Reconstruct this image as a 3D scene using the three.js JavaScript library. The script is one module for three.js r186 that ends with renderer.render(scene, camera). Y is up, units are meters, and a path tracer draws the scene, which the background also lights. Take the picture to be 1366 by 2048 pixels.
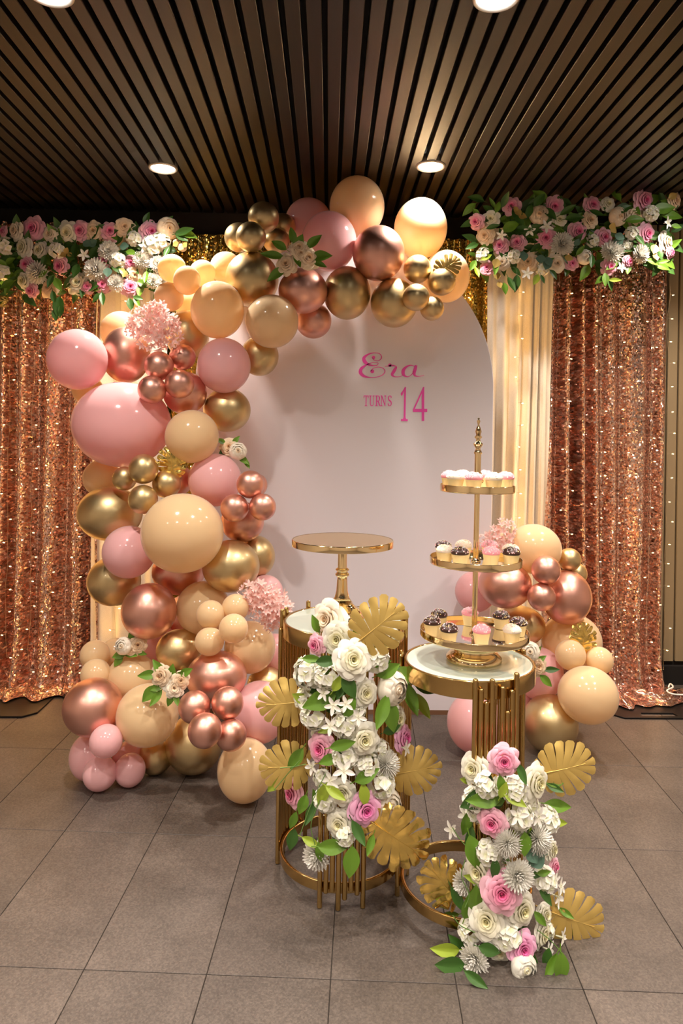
import * as THREE from 'three';
import { mergeGeometries } from 'three/addons/utils/BufferGeometryUtils.js';
import { FontLoader } from 'three/addons/loaders/FontLoader.js';

// ------------------------------------------------------------------ camera, exposure, lights
const W = 1366, H = 2048, F = 1400, CY = 876.7, YAW = -0.018, ROLL = -0.0148, EYE = 1.3;
const scene = new THREE.Scene();
scene.background = new THREE.Color(0x000000);
const camera = new THREE.PerspectiveCamera(2 * Math.atan(H / 2 / F) * 180 / Math.PI, W / H, 0.05, 40);
camera.position.set(0, EYE, 0);
camera.rotation.order = 'YXZ';
camera.rotation.set(0, YAW, -ROLL);
camera.setViewOffset(W, H, 0, H / 2 - CY, W, H);     // shift lens: verticals stay upright
const renderer = new THREE.WebGLRenderer({ antialias: true });
renderer.toneMapping = THREE.LinearToneMapping;
renderer.toneMappingExposure = 1.58;
renderer.shadowMap.enabled = true;
const CEIL = 2.5;
const LAMP = { candela: 7.6, cone: 64, color: new THREE.Color(1.0, 0.87, 0.76), lens: 16 };
const FAIRY = { color: new THREE.Color(1.0, 0.52, 0.15), glow: 5, power: 0.0065 };
const lampSpots = [];
for (const [x, z] of [[-0.761, 3.15], [0.428, 3.06], [1.62, 3.06], [-0.775, 1.915], [0.435, 1.885], [1.63, 1.89]]) lampSpots.push([x, z, true]);
for (const z of [0.7, -0.5, -1.7]) for (const x of [-1.95, -0.76, 0.43, 1.62]) lampSpots.push([x, z, false]);  // unseen rows behind the camera; leftmost column added for front fill

// ------------------------------------------------------------------ helpers
let seed = 7;
const rnd = () => { seed = (seed * 1664525 + 1013904223) >>> 0; return seed / 4294967296; };
const rr = (a, b) => a + (b - a) * rnd();
const R = (d) => d * Math.PI / 180;
const V = (x, y, z) => new THREE.Vector3(x, y, z);
const lerp = (a, b, t) => a + (b - a) * t;
const sstep = (a, b, x) => { const t = Math.min(1, Math.max(0, (x - a) / (b - a))); return t * t * (3 - 2 * t); };
const hash = (i, j) => { let h = (i * 374761393 + j * 668265263) | 0; h = Math.imul(h ^ (h >>> 13), 1274126177); return ((h ^ (h >>> 16)) >>> 0) / 4294967296; };
const vnoise = (x, y, p = 0) => { const w = (i) => p ? ((i % p) + p) % p : i; const i = Math.floor(x), j = Math.floor(y), f = x - i, g = y - j, a = f * f * (3 - 2 * f), b = g * g * (3 - 2 * g);
  return lerp(lerp(hash(w(i), w(j)), hash(w(i + 1), w(j)), a), lerp(hash(w(i), w(j + 1)), hash(w(i + 1), w(j + 1)), a), b); };
// the point a survey of the photograph puts at pixel (px, py) and z metres in front of the camera's wall-parallel plane
function at(px, py, z) {
  const xc = (px - 683) / F, yc = -(py - CY) / F, cr = Math.cos(ROLL), sr = Math.sin(ROLL), c = Math.cos(YAW), s = Math.sin(YAW);
  const xa = cr * xc + sr * yc, yb = -sr * xc + cr * yc, X = c * xa - s, Z = s * xa + c;
  return V(X * z / Z, EYE + yb * z / Z, -z);
}
const used = new Map();
function numbered(name) { const n = used.get(name) ?? 0; used.set(name, n + 1); return n ? name + '_' + String(n).padStart(3, '0') : name; }
function shade(o) { o.traverse((m) => { if (m.isMesh) { m.castShadow = true; m.receiveShadow = true; } }); return o; }
function tag(o, label, category, group, kind) { if (label) o.userData.label = label; if (category) o.userData.category = category; if (group) o.userData.group = group; if (kind) o.userData.kind = kind; return o; }
function thing(name, label, category, group, p) { const o = new THREE.Group(); o.name = numbered(name); if (p) o.position.copy(p); scene.add(o); return tag(o, label, category, group); }
function part(name, geo, mat, parent) {
  const m = new THREE.Mesh(geo, mat); m.castShadow = m.receiveShadow = true;
  if (parent) { parent.userData.kids ??= {}; const k = parent.userData.kids[name] ?? 0; parent.userData.kids[name] = k + 1; m.name = k ? name + '_' + String(k).padStart(3, '0') : name; parent.add(m); }
  else { m.name = numbered(name); scene.add(m); }
  return m;
}
function struct(name, geo, mat) { const m = part(name, geo, mat); m.userData.kind = 'structure'; return m; }
const std = (color, roughness = 0.6, metalness = 0, more = {}) => new THREE.MeshPhysicalMaterial({ color: color instanceof THREE.Color ? color : new THREE.Color(color), roughness, metalness, ...more });
const lin = (r, g, b) => new THREE.Color().setRGB(r, g, b);
function texture(n, fn, srgb = true, h = n) {            // fn(x, y, out) writes 0..1 values
  const d = new Uint8Array(n * h * 4), o = [0, 0, 0];
  for (let y = 0; y < h; y++) for (let x = 0; x < n; x++) { fn(x, y, o); const k = (y * n + x) * 4; for (let c = 0; c < 3; c++) d[k + c] = Math.max(0, Math.min(255, o[c] * 255)); d[k + 3] = 255; }
  const t = new THREE.DataTexture(d, n, h); t.wrapS = t.wrapT = THREE.RepeatWrapping; t.magFilter = THREE.LinearFilter; t.minFilter = THREE.LinearMipmapLinearFilter; t.generateMipmaps = true;
  if (srgb) t.colorSpace = THREE.SRGBColorSpace; t.needsUpdate = true; return t;
}
const lathe = (pts, seg = 48) => new THREE.LatheGeometry(pts.map(([r, y]) => new THREE.Vector2(r, y)), seg);
const box = (w, h, d, x = 0, y = 0, z = 0) => new THREE.BoxGeometry(w, h, d).translate(x, y, z);
function slab(w, h, d, bevel = 0.002) {                  // box with chamfered long edges, length along z, top and bottom across y
  const s = new THREE.Shape(), a = w / 2, b = h / 2, c = bevel;
  s.moveTo(-a + c, -b); s.lineTo(a - c, -b); s.lineTo(a, -b + c); s.lineTo(a, b - c); s.lineTo(a - c, b); s.lineTo(-a + c, b); s.lineTo(-a, b - c); s.lineTo(-a, -b + c); s.closePath();
  return new THREE.ExtrudeGeometry(s, { depth: d, bevelEnabled: false }).translate(0, 0, -d / 2);
}
class Sheet {                                            // collects curved patches with vertex colours
  constructor() { this.p = []; this.c = []; this.i = []; this.uv = []; }
  grid(nu, nv, fn, col) {
    const b = this.p.length / 3;
    for (let j = 0; j <= nv; j++) for (let i = 0; i <= nu; i++) { const u = i / nu, v = j / nv, q = fn(u, v); this.p.push(q.x, q.y, q.z); this.uv.push(u, v); const k = col ? col(u, v) : [1, 1, 1]; this.c.push(k[0], k[1], k[2]); }
    for (let j = 0; j < nv; j++) for (let i = 0; i < nu; i++) { const a = b + j * (nu + 1) + i, d = a + nu + 1; this.i.push(a, a + 1, d, a + 1, d + 1, d); }
    return this;
  }
  build() {
    const g = new THREE.BufferGeometry();
    g.setAttribute('position', new THREE.Float32BufferAttribute(this.p, 3)); g.setAttribute('color', new THREE.Float32BufferAttribute(this.c, 3)); g.setAttribute('uv', new THREE.Float32BufferAttribute(this.uv, 2));
    g.setIndex(this.i); g.computeVertexNormals(); return g;
  }
}
const tube = (pts, r, seg = 40, rad = 6) => new THREE.TubeGeometry(new THREE.CatmullRomCurve3(pts), seg, r, rad);
const face = (o, dir, roll = 0) => { o.quaternion.setFromUnitVectors(V(0, 0, 1), dir.clone().normalize()).multiply(new THREE.Quaternion().setFromAxisAngle(V(0, 0, 1), roll)); return o; };

// ------------------------------------------------------------------ materials
const tileTex = texture(512, (x, y, o) => {
  const g = hash(x, y), f = vnoise(x / 4, y / 4, 128), c = vnoise(x / 64, y / 64, 8), m = vnoise(x / 170.67, y / 170.67, 3);
  const v = 0.44 + (g - 0.5) * 0.11 + (f - 0.5) * 0.12 + (c - 0.5) * 0.05 + (m - 0.5) * 0.05; o[0] = v * 1.035; o[1] = v * 0.985; o[2] = v * 0.95;
});
tileTex.repeat.set(1.9, 1.9);
const tileBump = texture(256, (x, y, o) => { o[0] = o[1] = o[2] = 0.5 * hash(x, y) + 0.5 * vnoise(x / 3, y / 3, 85); }, false); tileBump.repeat.set(3.1, 3.1);
const tileMats = [0.92, 0.97, 1.0, 1.06].map((k) => std(lin(0.53 * k, 0.475 * k, 0.43 * k), 0.5, 0, { map: tileTex, bumpMap: tileBump, bumpScale: 0.0004 }));
const grainTex = texture(256, (x, y, o) => {
  const g = vnoise(x / 2, y / 60, 128) * 0.5 + vnoise(x / 7, y / 110) * 0.5, f = hash(x, Math.floor(y / 14)); const v = 0.36 + (g - 0.5) * 0.16 + (f - 0.5) * 0.06; o[0] = v * 1.12; o[1] = v * 0.86; o[2] = v * 0.68;
}, true, 512); grainTex.repeat.set(6, 0.7);
const slatMats = [0.06, 0.071, 0.082].map((k) => std(lin(k, k, k), 0.45, 0, { map: grainTex }));
const M = {
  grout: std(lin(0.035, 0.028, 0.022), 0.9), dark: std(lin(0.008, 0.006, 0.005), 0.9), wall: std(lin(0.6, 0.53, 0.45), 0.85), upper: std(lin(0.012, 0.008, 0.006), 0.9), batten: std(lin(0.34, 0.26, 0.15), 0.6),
  bezel: std(lin(0.55, 0.5, 0.44), 0.35, 0.6), lens: std(lin(1, 1, 1), 0.4, 0, { emissive: new THREE.Color(1, 0.95, 0.88), emissiveIntensity: LAMP.lens }),
  board: std(lin(0.87, 0.84, 0.90), 0.62), boardFoot: std(lin(0.20, 0.10, 0.05), 0.6), pinkInk: std(lin(1.0, 0.10, 0.56), 0.45),
  gold: std(lin(0.95, 0.74, 0.42), 0.1, 1), satin: std(lin(0.90, 0.68, 0.38), 0.22, 1), tubeGold: std(lin(0.60, 0.40, 0.15), 0.17, 1), foil: std(lin(0.66, 0.46, 0.13), 0.45, 0.45), foilShiny: std(lin(0.88, 0.62, 0.17), 0.24, 0.95), mirror: std(lin(0.92, 0.88, 0.86), 0.06, 1),
  glassTop: std(lin(0.62, 0.72, 0.62), 0.12, 0, { clearcoat: 1, clearcoatRoughness: 0.03 }),
  P: std(lin(0.95, 0.72, 0.41), 0.94, 0, { clearcoat: 1, clearcoatRoughness: 0.13, transmission: 0.35, thickness: 0 }), K: std(lin(0.99, 0.575, 0.60), 0.94, 0, { clearcoat: 1, clearcoatRoughness: 0.13, transmission: 0.27, thickness: 0 }),
  G: std(lin(0.68, 0.52, 0.27), 0.40, 1, { clearcoat: 0.3, clearcoatRoughness: 0.1 }), R: std(lin(0.80, 0.43, 0.34), 0.40, 1, { clearcoat: 0.3, clearcoatRoughness: 0.1 }),
  petal: std(lin(1, 1, 1), 0.62, 0, { vertexColors: true, side: THREE.DoubleSide, sheen: 0.3, sheenColor: lin(1, 1, 1) }), blossom: std(lin(1, 1, 1), 1, 0, { vertexColors: true, side: THREE.DoubleSide, transmission: 0.45, thickness: 0 }),
  leafDark: std(lin(0.045, 0.125, 0.018), 0.42, 0, { side: THREE.DoubleSide }), leafMid: std(lin(0.13, 0.27, 0.022), 0.42, 0, { side: THREE.DoubleSide }), leafLight: std(lin(0.34, 0.46, 0.04), 0.45, 0, { side: THREE.DoubleSide }), euca: std(lin(0.10, 0.20, 0.14), 0.6, 0, { side: THREE.DoubleSide }),
  stem: std(lin(0.12, 0.24, 0.05), 0.6), wire: std(lin(0.5, 0.4, 0.28), 0.3, 0, { transmission: 0.5, thickness: 0 }), bulb: std(lin(1, 0.9, 0.7), 0.4, 0, { emissive: new THREE.Color(1, 0.66, 0.26), emissiveIntensity: FAIRY.glow }),
  steel: std(lin(0.006, 0.005, 0.005), 0.38, 0, { specularIntensity: 0.6 }), cable: std(lin(0.8, 0.76, 0.7), 0.5),
  paperCase: std(lin(0.93, 0.74, 0.36), 0.7), choc: std(lin(0.055, 0.022, 0.014), 0.4), white: std(lin(0.92, 0.80, 0.64), 0.55), rosy: std(lin(0.93, 0.36, 0.42), 0.5), sprinkle: std(lin(1, 1, 1), 0.5, 0, { vertexColors: true }),
};
function sequins(n, cells, tilt, base, pale) {                       // small tilted discs, as a normal map and a tone map
  const pt = []; for (let j = 0; j < cells; j++) for (let i = 0; i < cells; i++) pt.push([i + 0.5 + (hash(i, j) - 0.5) * 0.8, j + 0.5 + (hash(i + 99, j) - 0.5) * 0.8]);
  const own = new Int32Array(n * n);
  for (let y = 0; y < n; y++) for (let x = 0; x < n; x++) {
    const fx = x / n * cells, fy = y / n * cells, ci = Math.floor(fx), cj = Math.floor(fy); let best = 9, b = 0;
    for (let dj = -1; dj <= 1; dj++) for (let di = -1; di <= 1; di++) { const i = (ci + di + cells) % cells, j = (cj + dj + cells) % cells, q = pt[j * cells + i]; let dx = fx - q[0], dy = fy - q[1]; dx -= Math.round(dx / cells) * cells; dy -= Math.round(dy / cells) * cells; const d = dx * dx + dy * dy; if (d < best) { best = d; b = j * cells + i; } }
    own[y * n + x] = b;
  }
  const nm = texture(n, (x, y, o) => { const b = own[y * n + x], a = hash(b, 5) * Math.PI * 2, t = (0.05 + 0.95 * Math.pow(hash(b, 11), 2.3)) * tilt; o[0] = 0.5 + 0.5 * Math.cos(a) * t; o[1] = 0.5 + 0.5 * Math.sin(a) * t; o[2] = 0.5 + 0.5 * Math.sqrt(1 - t * t); }, false);
  const cm = texture(n, (x, y, o) => { const b = own[y * n + x], k = 0.8 + 0.2 * hash(b, 21), w = hash(b, 31) ** 1.4; for (let c = 0; c < 3; c++) o[c] = k * lerp(base[c], pale[c], w); });
  return [nm, cm];
}
const [seqN, seqC] = sequins(1024, 88, 0.72, [0.89, 0.66, 0.57], [0.99, 0.94, 0.93]);
const seqG = sequins(512, 44, 0.5, [0.86, 0.70, 0.30], [0.97, 0.87, 0.52])[1];
const seqRep = (t, s) => { const c = t.clone(); c.repeat.set(s, s); c.needsUpdate = true; return c; };
M.roseSequin = std(lin(1, 1, 1), 0.15, 0.96, { map: seqRep(seqC, 1.5), normalMap: seqRep(seqN, 1.5), normalScale: new THREE.Vector2(1, 1), side: THREE.DoubleSide });
M.goldSequin = std(lin(1, 1, 1), 0.17, 0.95, { map: seqRep(seqG, 3), normalMap: seqRep(seqN, 1.5), side: THREE.DoubleSide });
const weave = texture(256, (x, y, o) => { const v = 0.93 + 0.07 * hash(x, Math.floor(y / 3)); o[0] = v; o[1] = v; o[2] = v; }); weave.repeat.set(4, 4);
M.cream = std(lin(0.86, 0.80, 0.70), 0.75, 0, { map: weave, side: THREE.DoubleSide });

// ------------------------------------------------------------------ the room
const X0 = -2.6, X1 = 2.7, ZB = -3.78, ZF = 2.6;
{
  const floor = struct('floor', box(X1 - X0, 0.12, ZF - ZB, (X0 + X1) / 2, -0.0635, (ZF + ZB) / 2), M.grout);
  // porcelain tiles, laid three degrees askew of the ceiling slats
  const tw = 0.3002, td = 0.585, th = 0.0501, c = Math.cos(th), s = Math.sin(th), gap = 0.0038;
  const variants = [];
  for (let k = 0; k < 4; k++) {
    const sh = new THREE.Shape(), a = (tw - gap) / 2, b = (td - gap) / 2; sh.moveTo(-a, -b); sh.lineTo(a, -b); sh.lineTo(a, b); sh.lineTo(-a, b); sh.closePath();
    const g = new THREE.ExtrudeGeometry(sh, { depth: 0.005, bevelEnabled: true, bevelSize: 0.0008, bevelThickness: 0.0008, bevelSegments: 1 });
    const p = g.attributes.position, uv = g.attributes.uv; for (let i = 0; i < p.count; i++) uv.setXY(i, p.getX(i) + k * 0.37, p.getY(i) + k * 0.61);
    g.rotateX(-Math.PI / 2); g.translate(0, -0.0058, 0); variants.push(g);
  }
  for (let j = -7; j <= 3; j++) for (let i = -8; i <= 10; i++) {
    const xt = -0.6611 + tw * (i + 0.5), zt = 1.681 + td * (j + 0.5), x = c * xt + s * zt, z = -(-s * xt + c * zt);
    if (x < X0 + 0.1 || x > X1 - 0.1 || z > ZF - 0.25 || z < ZB + 0.12) continue;
    const m = part('tile', variants[Math.floor(hash(i, j) * 4)], tileMats[Math.floor(hash(i + 31, j + 7) * 4)], floor);
    m.position.set(x, 0, z); m.rotation.y = -th;
  }
  // ceiling board with a slat ceiling hung below
  const ceiling = struct('ceiling', box(X1 - X0, 0.1, ZF - ZB, (X0 + X1) / 2, CEIL + 0.1, (ZF + ZB) / 2), M.dark);
  const g = slab(0.0428, 0.036, ZF - ZB - 0.02, 0.0018); { const p = g.attributes.position, uv = g.attributes.uv; for (let i = 0; i < p.count; i++) uv.setXY(i, p.getX(i) + p.getY(i), p.getZ(i)); }
  for (let k = -42; k <= 43; k++) { const m = part('slat', g, slatMats[Math.floor(hash(k, 3) * 3)], ceiling); m.position.set(k * 0.0603, CEIL + 0.018, (ZF + ZB) / 2); }
  // walls with thickness
  const back = struct('wall_back', box(X1 - X0 + 0.2, 2.65, 0.1, (X0 + X1) / 2, 1.265, ZB - 0.05), M.upper);  // near-black wall colour has the shade above the curtains put into it
  for (let k = 0; k < 14; k++) part('batten', slab(0.052, 0.02, 2.36, 0.003).rotateX(Math.PI / 2), M.batten, back).position.set(1.735 + k * 0.0615, 1.3, ZB + 0.01);
  struct('wall_left', box(0.1, 2.65, ZF - ZB, X0 - 0.05, 1.265, (ZF + ZB) / 2), M.wall);
  struct('wall_right', box(0.1, 2.65, ZF - ZB, X1 + 0.05, 1.265, (ZF + ZB) / 2), M.wall);
  struct('wall_front', box(X1 - X0 + 0.2, 2.65, 0.1, (X0 + X1) / 2, 1.265, ZF + 0.05), M.wall);
  struct('baseboard_back', box(1.2, 0.1, 0.025, 2.1, 0.05, ZB + 0.034), M.dark);
}
// downlights
{
  const bezel = lathe([[0.05, 0.004], [0.052, -0.003], [0.058, -0.008], [0.063, -0.006], [0.065, 0.0], [0.065, 0.03], [0.05, 0.03]], 40), lens = lathe([[0.0505, 0.0], [0.047, -0.004], [0.03, -0.007], [0.0, -0.008]], 36);
  const says = ['round white downlight in the slats at the rear, over the left flower garland', 'round downlight over the yellow-lit balloon, rear right one in the slats', 'round downlight at the rear right end of the slat ceiling', 'front downlight cut by the top edge, on the left half of the slats', 'front downlight cut by the top edge, on the right half of the slats', 'front downlight at the right end of the slat ceiling'];
  lampSpots.forEach(([x, z, seen], i) => {
    const t = thing('downlight', seen ? says[i] : 'round downlight of the rows behind the camera, unseen, one column added for front fill', 'ceiling light', seen ? 'downlights in the slat ceiling' : 'downlights behind the camera', V(x, CEIL, -z));
    part('bezel', bezel, M.bezel, t); part('lens', lens, M.lens, t);
    const l = new THREE.SpotLight(LAMP.color, LAMP.candela, 0, R(LAMP.cone), 0.9); l.name = 'downlight_glow'; l.position.set(0, -0.012, 0); l.target.position.set(0, -1, 0); l.castShadow = true; l.shadow.radius = 2.2; t.add(l, l.target);
    if (!seen) { t.userData = { kind: 'structure' }; }
  });
}
// ------------------------------------------------------------------ drapes
function drape(name, label, x0, x1, z, yTop, mat, { amp = 0.025, pitch = 0.07, pool = 0, spill = 0, flare = 0, seedNo = 1, ny = 36, group } = {}) {
  const folds = []; let x = x0, k = 0; while (x < x1 + pitch) { folds.push(x); x += pitch * (0.55 + hash(k++, seedNo) * 0.9); }
  const n = Math.ceil((x1 - x0) / 0.006), s = new Sheet(), uvs = [];
  const wave = (xx, t) => { let i = 0; while (i < folds.length - 2 && folds[i + 1] < xx) i++; const f = (xx - folds[i]) / (folds[i + 1] - folds[i]), a = amp * (0.5 + hash(i, seedNo + 9) * 0.8); return a * (Math.pow(0.5 - 0.5 * Math.cos(f * Math.PI * 2), 0.8)) + 0.004 * Math.sin(xx * 90 + t * 4 + i) + 0.006 * vnoise(xx * 9, t * 5 + seedNo * 7); };
  const rows = []; for (let j = 0; j <= ny; j++) rows.push(j / ny);
  const len = yTop - 0.012, total = len + pool;
  s.grid(n, ny + (pool ? 14 : 0), (u, v) => {
    const d = v * total, xx = lerp(x0, x1, u), t = Math.min(1, d / len), mid = (x0 + x1) / 2;
    const grow = 0.75 + 0.5 * t, wz = wave(xx, t) * grow, X = xx + (xx - mid) * flare * t * t + 0.012 * Math.sin(t * 3 + xx * 8);
    if (d <= len) { const near = sstep(0.86, 1, t) * (pool ? 1 : 0); return V(X, yTop - d, -z + wz + near * near * pool * 0.25); }
    const e = (d - len) / pool, bump = vnoise(xx * 13 + seedNo * 3, e * 3.2), b2 = vnoise(xx * 31, e * 5 + 4);
    return V(X + 0.05 * (bump - 0.5) * e + spill * e * u, 0.012 + Math.sin(Math.min(1, e * 1.15) * Math.PI) * (0.015 + 0.05 * bump) + 0.012 * b2 * (1 - e * 0.6), -z + wz * (1 - e * 0.5) + pool * 0.25 + e * pool * (0.75 + 0.45 * (bump - 0.4)));
  });
  const g = s.build(), uv = g.attributes.uv; for (let i = 0; i < uv.count; i++) uv.setXY(i, uv.getX(i) * (x1 - x0) * 1.25, uv.getY(i) * total);
  const m = part(name, g, mat); return tag(m, label, 'curtain', group);
}
drape('sequin_curtain', 'rose gold sequin curtain beside the balloon column, pooling on the floor', -2.1, -1.175, 3.66, 2.38, M.roseSequin, { amp: 0.095, pitch: 0.12, pool: 0.2, spill: 0.06, flare: 0.06, seedNo: 3 });
drape('sequin_curtain', 'rose gold sequin curtain beside the battened wall, pooling over a black plate', 1.115, 1.75, 3.66, 2.40, M.roseSequin, { amp: 0.095, pitch: 0.12, pool: 0.22, spill: 0.16, flare: 0.03, seedNo: 5 });
drape('fabric_drape', 'cream fabric drape mostly hidden behind the balloon column', -1.2, -0.84, 3.62, 2.33, M.cream, { amp: 0.03, pitch: 0.07, seedNo: 11 });
drape('fabric_drape', 'cream pleated fabric drape between the white arch panel and a sequin curtain', 0.805, 1.15, 3.62, 2.4, M.cream, { amp: 0.03, pitch: 0.058, seedNo: 14 });
drape('foil_curtain', 'yellow gold sequin curtain hanging behind the white arch panel', -0.86, 0.84, 3.7, 2.36, M.goldSequin, { amp: 0.03, pitch: 0.06, seedNo: 8 });

// steel foot plates of the drape stand, with a hand slot
function footPlate(label, x0, x1, z0, z1, slot) {
  const s = new THREE.Shape(), c = 0.05; s.moveTo(x0, z0); s.lineTo(x1, z0); s.lineTo(x1, z1 - c); s.lineTo(x1 - c, z1); s.lineTo(x0 + c, z1); s.lineTo(x0, z1 - c); s.closePath();
  if (slot) { const h = new THREE.Path(), [a, b, e, f] = slot; h.moveTo(a, e); h.lineTo(b, e); h.lineTo(b - 0.012, f); h.lineTo(a + 0.012, f); h.closePath(); s.holes.push(h); }
  const g = new THREE.ExtrudeGeometry(s, { depth: 0.006, bevelEnabled: true, bevelSize: 0.001, bevelThickness: 0.001, bevelSegments: 1 }).rotateX(Math.PI / 2).translate(0, 0.0072, 0);
  tag(part('base_plate', g, M.steel), label, 'base plate');
}
footPlate('black steel foot plate under the hem of the curtain by the balloon column', -1.95, -1.335, -3.62, -3.225);
footPlate('black steel foot plate with a hand slot under the curtain by the battened wall', 1.36, 1.97, -3.62, -3.265, [1.50, 1.68, -3.287, -3.325]);
tag(part('power_cable', tube([at(1334, 1384, 3.50), at(1340, 1368, 3.56), at(1346, 1374, 3.5), at(1334, 1382, 3.44), at(1345, 1388, 3.40), at(1380, 1390, 3.40)].map((p) => V(p.x, Math.max(p.y, 0.045), p.z)), 0.004, 60, 8), M.cable), 'white power cable looping out of the sequin curtain by the battened wall', 'cable');

// ------------------------------------------------------------------ the arched panel and its lettering
{
  const BZ = 3.30, t = thing('arch_panel', 'tall white arch-topped panel with pink lettering behind the gold tables', 'backdrop panel', undefined, V(0, 0, 0));
  const xr = 0.772, cx = 0.072, r = xr - cx, yb = 0.022, ys = 1.545, s = new THREE.Shape();
  s.moveTo(cx - r, yb); s.lineTo(xr, yb); s.lineTo(xr, ys); s.absarc(cx, ys, r, 0, Math.PI, false); s.closePath();
  part('board', new THREE.ExtrudeGeometry(s, { depth: 0.03, bevelEnabled: true, bevelSize: 0.004, bevelThickness: 0.004, bevelSegments: 3, curveSegments: 64 }).translate(0, 0, -BZ - 0.034), M.board, t);
  part('foot_rail', box(2 * r - 0.004, 0.022, 0.03, cx, 0.011, -BZ - 0.015), M.boardFoot, t);
  const font = await new FontLoader().loadAsync('fonts/droid/droid_serif_regular.typeface.json');
  // zoomed survey coordinates of the lettering
  const zp = (x, y) => at(660 + x * 0.2196, 660 + y * 0.2196, BZ);
  const flat = (shapes) => new THREE.ExtrudeGeometry(shapes, { depth: 0.0015, bevelEnabled: false, curveSegments: 10 });
  function glyph(ch, xa, xb, ya, yb2, name) {            // fits one glyph into a box
    const g = flat(font.generateShapes(ch, 1)); g.computeBoundingBox(); const b = g.boundingBox, p0 = zp(xa, yb2), p1 = zp(xb, ya);
    g.translate(-b.min.x, -b.min.y, 0).scale((p1.x - p0.x) / (b.max.x - b.min.x), (p1.y - p0.y) / (b.max.y - b.min.y), 1).translate(p0.x, p0.y, -BZ + 0.0003);
    part(name, g, M.pinkInk, t);
  }
  [['T', 305, 352], ['U', 356, 406], ['R', 411, 464], ['N', 460, 512], ['S', 526, 563]].forEach(([c, a, b]) => glyph(c, a, b, 597, 693, 'letter'));
  glyph('1', 641, 713, 520, 829, 'digit');
  { // the narrow 4
    const P = (x, y) => { const q = zp(x, y); return [q.x, q.y]; }, s4 = new THREE.Shape(); [[835, 828], [858, 828], [858, 747], [885, 747], [885, 718], [858, 718], [858, 519], [848, 519], [755, 724], [755, 747], [835, 747]].forEach((q, i) => s4[i ? 'lineTo' : 'moveTo'](...P(...q))); s4.closePath();
    const h = new THREE.Path(); [[772, 718], [835, 578], [835, 718]].forEach((q, i) => h[i ? 'lineTo' : 'moveTo'](...P(...q))); h.closePath(); s4.holes.push(h);
    part('digit', flat(s4).translate(0, 0, -BZ + 0.0003), M.pinkInk, t);
  }
  // script strokes drawn with a broad pen: [x, y, pen width]
  function pen(strokes, dots) {
    const gs = [];
    for (const st of strokes) {
      const c = new THREE.CatmullRomCurve3(st.map(([x, y, w]) => V(x, y, w))), n = st.length * 9, L = [], Rt = [];
      for (let i = 0; i <= n; i++) { const q = c.getPoint(i / n), a = c.getPoint(Math.max(0, i / n - 0.004)), b = c.getPoint(Math.min(1, i / n + 0.004)), dx = b.x - a.x, dy = b.y - a.y, l = Math.hypot(dx, dy) || 1, w = Math.max(3.5, q.z) / 2; L.push(zp(q.x - dy / l * w, q.y + dx / l * w)); Rt.push(zp(q.x + dy / l * w, q.y - dx / l * w)); }
      const sh = new Sheet(), lift = (q, k) => V(q.x, q.y, -BZ + (k ? 0.0018 : 0.0003));
      sh.grid(3, n, (u, v) => { const i = Math.round(v * n), k = Math.round(u * 3); return [lift(L[i], 0), lift(L[i], 1), lift(Rt[i], 1), lift(Rt[i], 0)][k]; });
      const g = sh.build(); g.deleteAttribute('color'); gs.push(g.toNonIndexed());
    }
    for (const [x, y, r] of dots) { const q = zp(x, y), g = new THREE.CylinderGeometry(r * 0.2196 * BZ / F, r * 0.2196 * BZ / F, 0.0016, 20).rotateX(Math.PI / 2).translate(q.x, q.y, -BZ + 0.001); gs.push(g.toNonIndexed()); }
    const g = mergeGeometries(gs); g.computeVertexNormals(); return g;
  }
  M.pinkInk.side = THREE.DoubleSide;
  part('letter', pen([[[386, 252, 6], [400, 272, 5], [440, 280, 5], [470, 252, 7], [455, 219, 6], [400, 209, 7], [345, 224, 14], [308, 258, 28], [318, 290, 32], [350, 314, 20], [395, 324, 8], [432, 318, 6], [438, 303, 5], [415, 296, 4], [375, 301, 5], [325, 322, 14], [284, 354, 28], [278, 388, 32], [306, 418, 24], [360, 432, 9], [425, 429, 6], [485, 404, 7], [500, 372, 8], [478, 346, 6], [432, 338, 5], [390, 352, 5], [374, 374, 8]]], [[397, 250, 15], [385, 377, 17]]), M.pinkInk, t);
  part('letter', pen([[[500, 331, 5], [525, 329, 6], [548, 326, 16], [580, 324, 10], [605, 336, 9], [596, 352, 24], [578, 382, 28], [566, 406, 24], [582, 423, 10], [615, 427, 5], [650, 420, 4], [668, 412, 4]]], [[545, 320, 15]]), M.pinkInk, t);
  part('letter', pen([[[772, 332, 6], [740, 321, 7], [700, 333, 16], [668, 368, 30], [668, 402, 28], [688, 422, 12], [715, 424, 6], [745, 404, 5], [768, 372, 5]], [[784, 321, 20], [777, 350, 28], [766, 392, 28], [774, 415, 16], [800, 422, 6], [856, 415, 4]]], []), M.pinkInk, t);
}

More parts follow.
